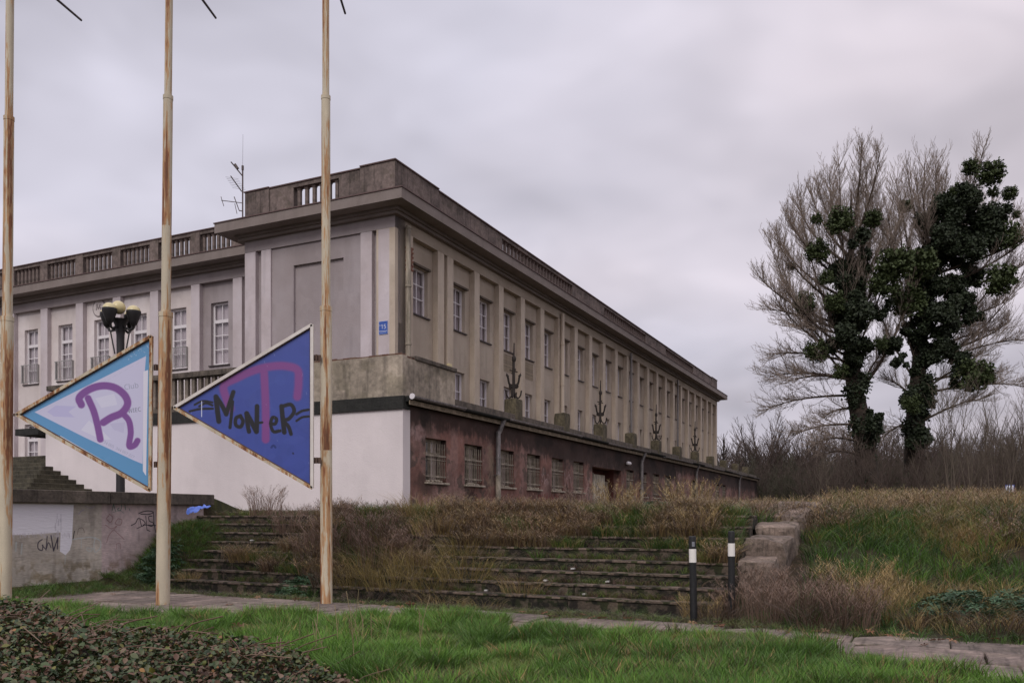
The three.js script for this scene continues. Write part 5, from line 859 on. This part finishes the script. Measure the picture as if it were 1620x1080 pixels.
// ================================================================ TREES
class Wood {                                                     // collects tapering limbs as thin prisms
  constructor() { this.p = []; this.n = []; this.uv = []; }
  seg(a, b, ra, rb, sides) {
    const d = b.clone().sub(a).normalize(), s = Math.abs(d.y) > 0.9 ? new THREE.Vector3(1, 0, 0) : new THREE.Vector3(0, 1, 0), u = new THREE.Vector3().crossVectors(d, s).normalize(), v = new THREE.Vector3().crossVectors(d, u), L = a.distanceTo(b);
    const P = (c, r, k) => { const t = k / sides * 6.2832, x = Math.cos(t), y = Math.sin(t); return [c.x + (u.x * x + v.x * y) * r, c.y + (u.y * x + v.y * y) * r, c.z + (u.z * x + v.z * y) * r, u.x * x + v.x * y, u.y * x + v.y * y, u.z * x + v.z * y]; };
    for (let k = 0; k < sides; k++) { const q = [P(a, ra, k), P(a, ra, k + 1), P(b, rb, k + 1), P(b, rb, k)], w = [[k / sides, 0], [(k + 1) / sides, 0], [(k + 1) / sides, L], [k / sides, L]]; for (const i of rb > 0 ? [0, 1, 2, 0, 2, 3] : [0, 1, 2]) { this.p.push(...q[i].slice(0, 3)); this.n.push(...q[i].slice(3)); this.uv.push(w[i][0], w[i][1] + a.y); } }
  }
  line(pts, r0, r1, sides) { for (let i = 0; i < pts.length - 1; i++) { const f = i / (pts.length - 1), g = (i + 1) / (pts.length - 1); this.seg(pts[i], pts[i + 1], mix(r0, r1, f), mix(r0, r1, g), sides); } }
  build() { const g = new THREE.BufferGeometry(); g.setAttribute('position', new THREE.Float32BufferAttribute(this.p, 3)); g.setAttribute('normal', new THREE.Float32BufferAttribute(this.n, 3)); g.setAttribute('uv', new THREE.Float32BufferAttribute(this.uv, 2)); return g; }
}
const bez = (a, b, c, n) => { const o = []; for (let i = 0; i <= n; i++) { const t = i / n, s = 1 - t; o.push(new THREE.Vector3(a.x * s * s + 2 * b.x * s * t + c.x * t * t, a.y * s * s + 2 * b.y * s * t + c.y * t * t, a.z * s * s + 2 * b.z * s * t + c.z * t * t)); } return o; };
function twigs(w, pts, r, o) {                                   // side shoots along a limb, each with finer shoots
  const n = o.count, up = new THREE.Vector3(0, 1, 0);
  for (let i = 0; i < n; i++) {
    const f = mix(o.from, 1, Math.pow((i + r()) / n, 0.85)), k = Math.min(pts.length - 2, Math.floor(f * (pts.length - 1))), a = pts[k].clone().lerp(pts[k + 1], f * (pts.length - 1) - k), along = pts[k + 1].clone().sub(pts[k]).normalize();
    const side = new THREE.Vector3(r() - 0.5, (r() - 0.5) * 0.6, r() - 0.5).normalize(), dir = along.clone().multiplyScalar(o.along).add(side.multiplyScalar(0.85)).add(up.clone().multiplyScalar(o.up)).normalize(), L = o.len * (0.45 + 0.75 * r()) * (1.15 - 0.55 * f);
    const end = a.clone().addScaledVector(dir, L), mid = a.clone().addScaledVector(dir, L * 0.5).add(new THREE.Vector3((r() - 0.5) * 0.12 * L, -0.05 * L, (r() - 0.5) * 0.12 * L)); end.y += o.up * 0.28 * L;
    const q = bez(a, mid, end, o.depth > 1 ? 4 : o.depth ? 3 : 1); w.line(q, o.r, o.depth ? o.r * 0.3 : 0, 3);
    if (o.depth > 0) twigs(w, q, r, { ...o, count: o.sub, len: L * 0.42, r: Math.max(o.rmin, o.r * 0.5), depth: o.depth - 1, from: 0.2, sub: Math.max(3, Math.round(o.sub * 0.6)) });
  }
}
const barkTex = dataTex(128, 256, (u, v) => { const k = 0.7 + 0.6 * (fbm(u * 12, v * 5, 12, 4, 3) - 0.5) + 0.2 * (fbm(u * 30, v * 20, 30, 2, 4) - 0.5); return [k, k * 0.95, k * 0.9]; });
M.bark = std({ color: lin(0.075, 0.06, 0.048), map: barkTex, roughness: 1 }); M.limb = std({ color: lin(0.135, 0.108, 0.088), roughness: 1, map: barkTex }); M.twig = std({ color: lin(0.26, 0.205, 0.165), roughness: 1 }); M.shrubTwig = std({ color: lin(0.125, 0.10, 0.075), roughness: 1 }); M.farTwig = std({ color: lin(0.085, 0.062, 0.05), roughness: 1 });
const leafCard = (() => { const g = new THREE.BufferGeometry(); g.setAttribute('position', new THREE.Float32BufferAttribute([-0.5, 0, 0, 0, 0.12, 0.5, 0, 0.1, -0.5, 0.5, 0, 0, 0, 0.1, -0.5, 0, 0.12, 0.5], 3)); g.computeVertexNormals(); return g; })();
function leafCloud(list, tone, seed, size) {                      // leaves filling a set of balls [centre, radius, count]
  const total = list.reduce((s, b) => s + b[2], 0), im = new THREE.InstancedMesh(leafCard, std({ color: 0xffffff, roughness: 0.7 }), total), r = rngOf(seed), m = new THREE.Matrix4(), q = new THREE.Quaternion(), e = new THREE.Euler(), c = new THREE.Color(); let i = 0;
  for (const [p, rad, n] of list) for (let k = 0; k < n; k++) { const v = new THREE.Vector3(r() - 0.5, r() - 0.5, r() - 0.5).normalize().multiplyScalar(rad * Math.pow(r(), 0.45) * (0.72 + 0.62 * r() * r() + 0.1 * r())), s = size * (0.6 + 0.8 * r()); e.set(r() * 6, r() * 6, r() * 6); im.setMatrixAt(i, m.compose(v.add(p), q.setFromEuler(e), new THREE.Vector3(s, s, s))); im.setColorAt(i++, c.setRGB(...vary(tone, r, 0.35))); }
  im.castShadow = im.receiveShadow = true; im.userData.kind = 'stuff'; return im;
}
// mistletoe: a ball of forking stems with small leaves
const mistle = (() => { const w = new Wood(), r = rngOf(9), card = []; for (let i = 0; i < 70; i++) { const d = new THREE.Vector3(r() - 0.5, r() - 0.5, r() - 0.5).normalize(), a = new THREE.Vector3(0, -0.25, 0), e = d.clone().multiplyScalar(0.85 + 0.2 * r()); w.line(bez(a, d.clone().multiplyScalar(0.5).add(new THREE.Vector3(0, -0.1, 0)), e, 3), 0.02, 0.012, 3); for (let k = 0; k < 24; k++) { const f = 0.4 + 0.62 * r(), c = d.clone().multiplyScalar(f).add(new THREE.Vector3(r() - 0.5, r() - 0.5, r() - 0.5).multiplyScalar(0.34)); const g = leafCard.clone(); g.scale(0.18, 0.18, 0.18); g.rotateX(r() * 6); g.rotateY(r() * 6); g.translate(c.x, c.y, c.z); card.push(g); } } return [w.build(), merged(card)]; })();
const mistleMat = std({ color: lin(0.05, 0.07, 0.02), roughness: 0.7 });

function poplar(D, base, trunk, limbs, balls, ivy, label, seed) {
  const r = rngOf(seed), o = thing('ivy_clad_poplar', label, 'tree', 'tall bare trees with ivy and mistletoe'), b = at(base, 0, D); b.y = groundAt(b.x, b.z) - 0.2; o.position.copy(b);
  const V = (px, py, dz = 0) => at(px, py, D).add(new THREE.Vector3(0, 0, dz)).sub(b), tw = new Wood(), w = new Wood(), lw = new Wood(), path = new THREE.CatmullRomCurve3([new THREE.Vector3(0, 0, 0), ...trunk.map(([x, y]) => V(x, y))]), tp = path.getPoints(26);
  tw.line(tp, 0.62, 0.03, 10); part('trunk', tw.build(), M.bark, o);
  for (const [t, x, y, rr = 0.10] of limbs) {
    const dz = (r() - 0.5) * 5, low = y > 470, e = V(mix(x, base, low ? 0.08 : 0.02), y + (low ? 0 : y < 300 ? 56 : 34), dz), a = path.getPoint(low ? t : Math.max(0.3, t - 0.16)), mid = a.clone().lerp(e, 0.5).add(new THREE.Vector3((e.x - a.x) * (low ? 0.1 : 0.24), low ? 0.5 : -(e.y - a.y) * 0.08, dz * 0.3)), q = bez(a, mid, e, 12), L = a.distanceTo(e);
    lw.line(q, low ? Math.min(rr, 0.08) : rr * 0.85, 0.016, 5);
    twigs(w, q, r, { count: Math.round(18 + L * (low ? 6.5 : 5.4)), len: low ? 1.1 + L * 0.2 : 0.9 + L * 0.12, r: 0.017, rmin: 0.0065, from: 0.15, along: 1.0, up: low ? 0.25 : 0.5, sub: 9, depth: 2 });
  }
  part('limbs', lw.build(), M.limb, o); part('twigs', w.build(), M.twig, o);
  balls.forEach(([x, y, pr]) => { const g = sub('mistletoe', o), s = pr / FOCAL * D * 1.3; g.position.copy(V(x, y, 0.6 + r() * 1.6)); g.scale.setScalar(s); g.rotation.y = r() * 6; part('stems', mistle[0], mistleMat, g); part('leaves', mistle[1], mistleMat, g); });
  const im = leafCloud([...ivy.flatMap(([x, y, pr, k = 1]) => { const c = V(x, y, 0.4 + r() * 1.0), R = pr / FOCAL * D; return [...Array(7)].map(() => [c.clone().add(new THREE.Vector3(r() - 0.5, r() - 0.5, r() - 0.5).multiplyScalar(1.75 * R)), R * (0.3 + 0.3 * r()), Math.round(pr * pr * 1.0 * k)]); }), ...tp.slice(0, 20).map((p, i) => [p.clone().add(new THREE.Vector3(0.3 * Math.sin(i * 2.3), 0, 0.2)), 0.52 + 0.2 * Math.sin(i * 1.7), i > 3 ? 800 : 380])], [0.017, 0.027, 0.0085], seed + 5, 0.135); im.name = 'ivy'; o.add(im);
  return o;
}
poplar(45, 1378, [[1366, 690], [1352, 610], [1347, 540], [1346, 450], [1347, 380], [1347, 300]], [
  [0.99, 1345, 192, 0.12], [0.6, 1330, 200, 0.08], [0.62, 1362, 212, 0.08], [0.58, 1272, 250, 0.08], [0.6, 1312, 218, 0.08], [0.55, 1228, 335, 0.08], [0.5, 1222, 400, 0.08], [0.6, 1410, 290, 0.08], [0.55, 1395, 245, 0.08], [0.35, 1222, 610, 0.08], [0.15, 1262, 705, 0.08], [0.93, 1300, 222], [0.92, 1385, 232], [0.86, 1262, 262], [0.82, 1240, 318], [0.8, 1420, 300], [0.74, 1212, 372], [0.7, 1205, 392], [0.62, 1218, 440, 0.1], [0.6, 1232, 432, 0.1], [0.52, 1208, 486, 0.1], [0.42, 1210, 560, 0.12], [0.36, 1212, 592, 0.1], [0.3, 1218, 640, 0.13], [0.2, 1240, 690, 0.12], [0.98, 1320, 205], [0.97, 1368, 205], [0.9, 1282, 238], [0.87, 1405, 262], [0.3, 1420, 540, 0.22], [0.3, 1440, 420, 0.14], [0.12, 1290, 720, 0.1], [0.25, 1300, 660, 0.1], [0.9, 1335, 215], [0.7, 1395, 330], [0.78, 1250, 290], [0.5, 1225, 530, 0.1]],
  [[1305, 371, 16], [1285, 405, 14], [1363, 360, 11], [1288, 454, 9], [1258, 490, 13], [1302, 492, 13], [1278, 564, 14], [1311, 595, 10], [1376, 552, 9], [1388, 434, 20], [1379, 462, 17], [1240, 432, 5], [1286, 353, 7]],
  [[1347, 391, 17], [1321, 431, 18], [1333, 464, 26], [1335, 500, 30], [1324, 522, 30], [1320, 548, 22], [1345, 560, 20], [1352, 420, 18], [1403, 552, 19], [1408, 575, 12], [1365, 680, 20], [1382, 500, 14, 0.6]],
  'tall bare poplar wrapped in dark ivy with round mistletoe balls, beside a thicker one', 1000);
poplar(46.5, 1450, [[1448, 690], [1452, 610], [1458, 540], [1470, 450], [1486, 380], [1500, 300]], [
  [0.99, 1540, 190], [0.6, 1425, 220, 0.08], [0.62, 1460, 205, 0.08], [0.64, 1500, 205, 0.08], [0.66, 1590, 250, 0.08], [0.6, 1622, 320, 0.08], [0.55, 1628, 400, 0.08], [0.45, 1612, 510, 0.08], [0.3, 1600, 615, 0.08], [0.5, 1390, 330, 0.08], [0.95, 1485, 200], [0.9, 1440, 208], [0.96, 1580, 235], [0.92, 1612, 285], [0.86, 1632, 335], [0.8, 1634, 380], [0.72, 1625, 430, 0.12], [0.6, 1610, 470, 0.12], [0.5, 1590, 500, 0.1], [0.85, 1404, 232], [0.74, 1395, 270], [0.97, 1515, 215], [0.98, 1562, 205], [0.4, 1600, 545, 0.13], [0.34, 1590, 590, 0.12], [0.3, 1560, 560, 0.12], [0.28, 1400, 600, 0.12], [0.55, 1400, 380], [0.9, 1462, 215], [0.93, 1600, 260], [0.2, 1520, 640, 0.12], [0.65, 1385, 310], [0.2, 1400, 690, 0.1], [0.88, 1425, 260], [0.8, 1615, 340]],
  [[1516, 279, 10], [1532, 299, 15], [1574, 321, 9], [1560, 312, 7], [1412, 342, 8], [1431, 434, 20], [1418, 486, 20], [1547, 601, 9], [1567, 388, 17], [1550, 458, 19], [1510, 604, 20], [1592, 349, 5], [1418, 647, 12], [1500, 312, 9]],
  [[1475, 345, 26], [1500, 345, 30], [1486, 372, 38], [1482, 405, 38], [1528, 366, 30], [1562, 354, 17], [1520, 400, 30], [1516, 325, 20], [1550, 385, 20], [1470, 440, 28], [1501, 470, 27], [1530, 440, 20, 0.7], [1473, 500, 30], [1450, 520, 22], [1486, 555, 24], [1520, 500, 18, 0.7], [1440, 470, 18, 0.8], [1446, 640, 24], [1440, 690, 22], [1505, 600, 18, 0.5], [1425, 520, 14, 0.7]],
  'tall bare poplar with a massive dark ivy crown, the thicker of the pair', 1100);

// ---------------------------------------------------------------- bare bushes beside the trees
function bush(D, x, wpx, topY, n, label, seed, mat = M.shrubTwig) {
  const r = rngOf(seed), o = thing('bare_bush', label, 'bush', 'leafless bushes'), b = at(x, 0, D); b.y = groundAt(b.x, b.z) - 0.1; o.position.copy(b); const w = new Wood(), Wd = wpx / FOCAL * D, Ht = EYE + (HY - topY) / FOCAL * D - b.y;
  for (let i = 0; i < n; i++) { const a = new THREE.Vector3((r() - 0.5) * Wd * 0.75, 0, (r() - 0.5) * 2.4), e = new THREE.Vector3(a.x * 1.2 + (r() - 0.5) * Wd * 1.1, Ht * (0.4 + 0.6 * r()), a.z * 1.3 + (r() - 0.5) * 2), q = bez(a, a.clone().lerp(e, 0.5).add(new THREE.Vector3(0, Ht * 0.08, 0)), e, 7); w.line(q, 0.02 + 0.014 * r(), 0.006, 4); twigs(w, q, r, { count: 16, len: 0.3 * Ht, r: 0.009, rmin: 0.005, from: 0.2, along: 1.1, up: 0.4, sub: 6, depth: 1 }); }
  part('stems', w.build(), mat, o);
}
bush(33, 1540, 80, 600, 11, 'tall grey leafless bush standing before the thicker poplar', 2000); bush(34, 1600, 70, 575, 13, 'spreading leafless bush by the bus stop sign', 2001); bush(36, 1500, 70, 690, 8, 'low tangled leafless bush at the foot of the poplars', 2002); bush(38, 1425, 120, 690, 26, 'dark tangled thicket between the poplar trunks', 2003, M.farTwig); bush(40, 1330, 120, 690, 26, 'low brown thicket before the distant wood', 2004, M.farTwig); bush(36, 1300, 20, 630, 2, 'slender leafless sapling left standing in the meadow', 2005); bush(35, 1628, 60, 600, 9, 'leaning leafless bush at the edge of the meadow', 2006); bush(42, 1480, 160, 700, 34, 'dense low undergrowth behind the poplars', 2007, M.farTwig);

// ---------------------------------------------------------------- distant wood: each bare crown a tree of its own
{
  const crown = (seed) => { const r = rngOf(seed), w = new Wood(), t = new Wood(); t.line([new THREE.Vector3(0, 0, 0), new THREE.Vector3(0.1, 1.8, 0), new THREE.Vector3(0.1, 3.6, 0.1)], 0.26, 0.16, 6); for (let i = 0; i < 17; i++) { const a = new THREE.Vector3(0.05, 1.0 + 2.4 * r(), 0), t0 = r() * 6.28, e = new THREE.Vector3(Math.cos(t0) * (1.4 + 2.8 * r()), 4.5 + 5.0 * r(), Math.sin(t0) * (1.4 + 2.4 * r())), q = bez(a, a.clone().lerp(e, 0.45).add(new THREE.Vector3(0, 0.9, 0)), e, 6); w.line(q, 0.09, 0.022, 4); twigs(w, q, r, { count: 15, len: 2.0, r: 0.026, rmin: 0.014, from: 0.2, along: 0.9, up: 0.35, sub: 8, depth: 1 }); } return [t.build(), w.build()]; };
  const kinds = [crown(31), crown(32), crown(33)], low = (() => { const r = rngOf(44), w = new Wood(); for (let i = 0; i < 46; i++) { const a = new THREE.Vector3((r() - 0.5) * 6, 0, (r() - 0.5) * 3), e = new THREE.Vector3(a.x + (r() - 0.5) * 3, 1.4 + 3.4 * r(), a.z + (r() - 0.5)), q = bez(a, a.clone().lerp(e, 0.5).add(new THREE.Vector3(0, 0.4, 0)), e, 5); w.line(q, 0.05, 0.016, 3); twigs(w, q, r, { count: 14, len: 1.3, r: 0.02, rmin: 0.012, from: 0.1, along: 0.7, up: 0.2, sub: 6, depth: 1 }); } return w.build(); })();
  const r = rngOf(71), put = (px, D, s, k) => { const o = thing('woodland_tree', 'bare brown tree in the distant wood behind the meadow', 'tree', 'trees of the distant wood'), b = at(px, 0, D); o.position.set(b.x, 1.6, b.z); o.rotation.y = r() * 6.28; o.scale.set(s, s * (0.92 + 0.2 * r()), s); part('trunk', kinds[k][0], M.bark, o); part('crown', kinds[k][1], M.farTwig, o); };
  for (let i = 0; i < 44; i++) put(1150 + i * 12 + 8 * (r() - 0.5), 96 + 22 * r(), 0.95 + 0.22 * r() + (i === 4 || i === 5 ? 0.1 : 0) - (i < 3 ? 0.12 : 0), i % 3);
  const dk = std({ color: lin(0.06, 0.055, 0.035), roughness: 1 });
  for (let i = 0; i < 26; i++) { const px = 1145 + i * 20 + 8 * (r() - 0.5), D = 88 + 14 * r() - (px > 1260 ? 18 * r() : 0), o = single('wood_thicket', low, i % 3 ? M.farTwig : dk, 'brown undergrowth thicket along the edge of the distant wood', 'bush', 'thickets of the distant wood'), b = at(px, 0, D); o.position.set(b.x, 1.5, b.z); o.rotation.y = r() < 0.5 ? 0.3 : 3.3; o.scale.setScalar(0.95 + 0.55 * r()); }
}

scene.traverse((o) => { if (o.isMesh) { o.castShadow = true; o.receiveShadow = true; } });
renderer.render(scene, camera);
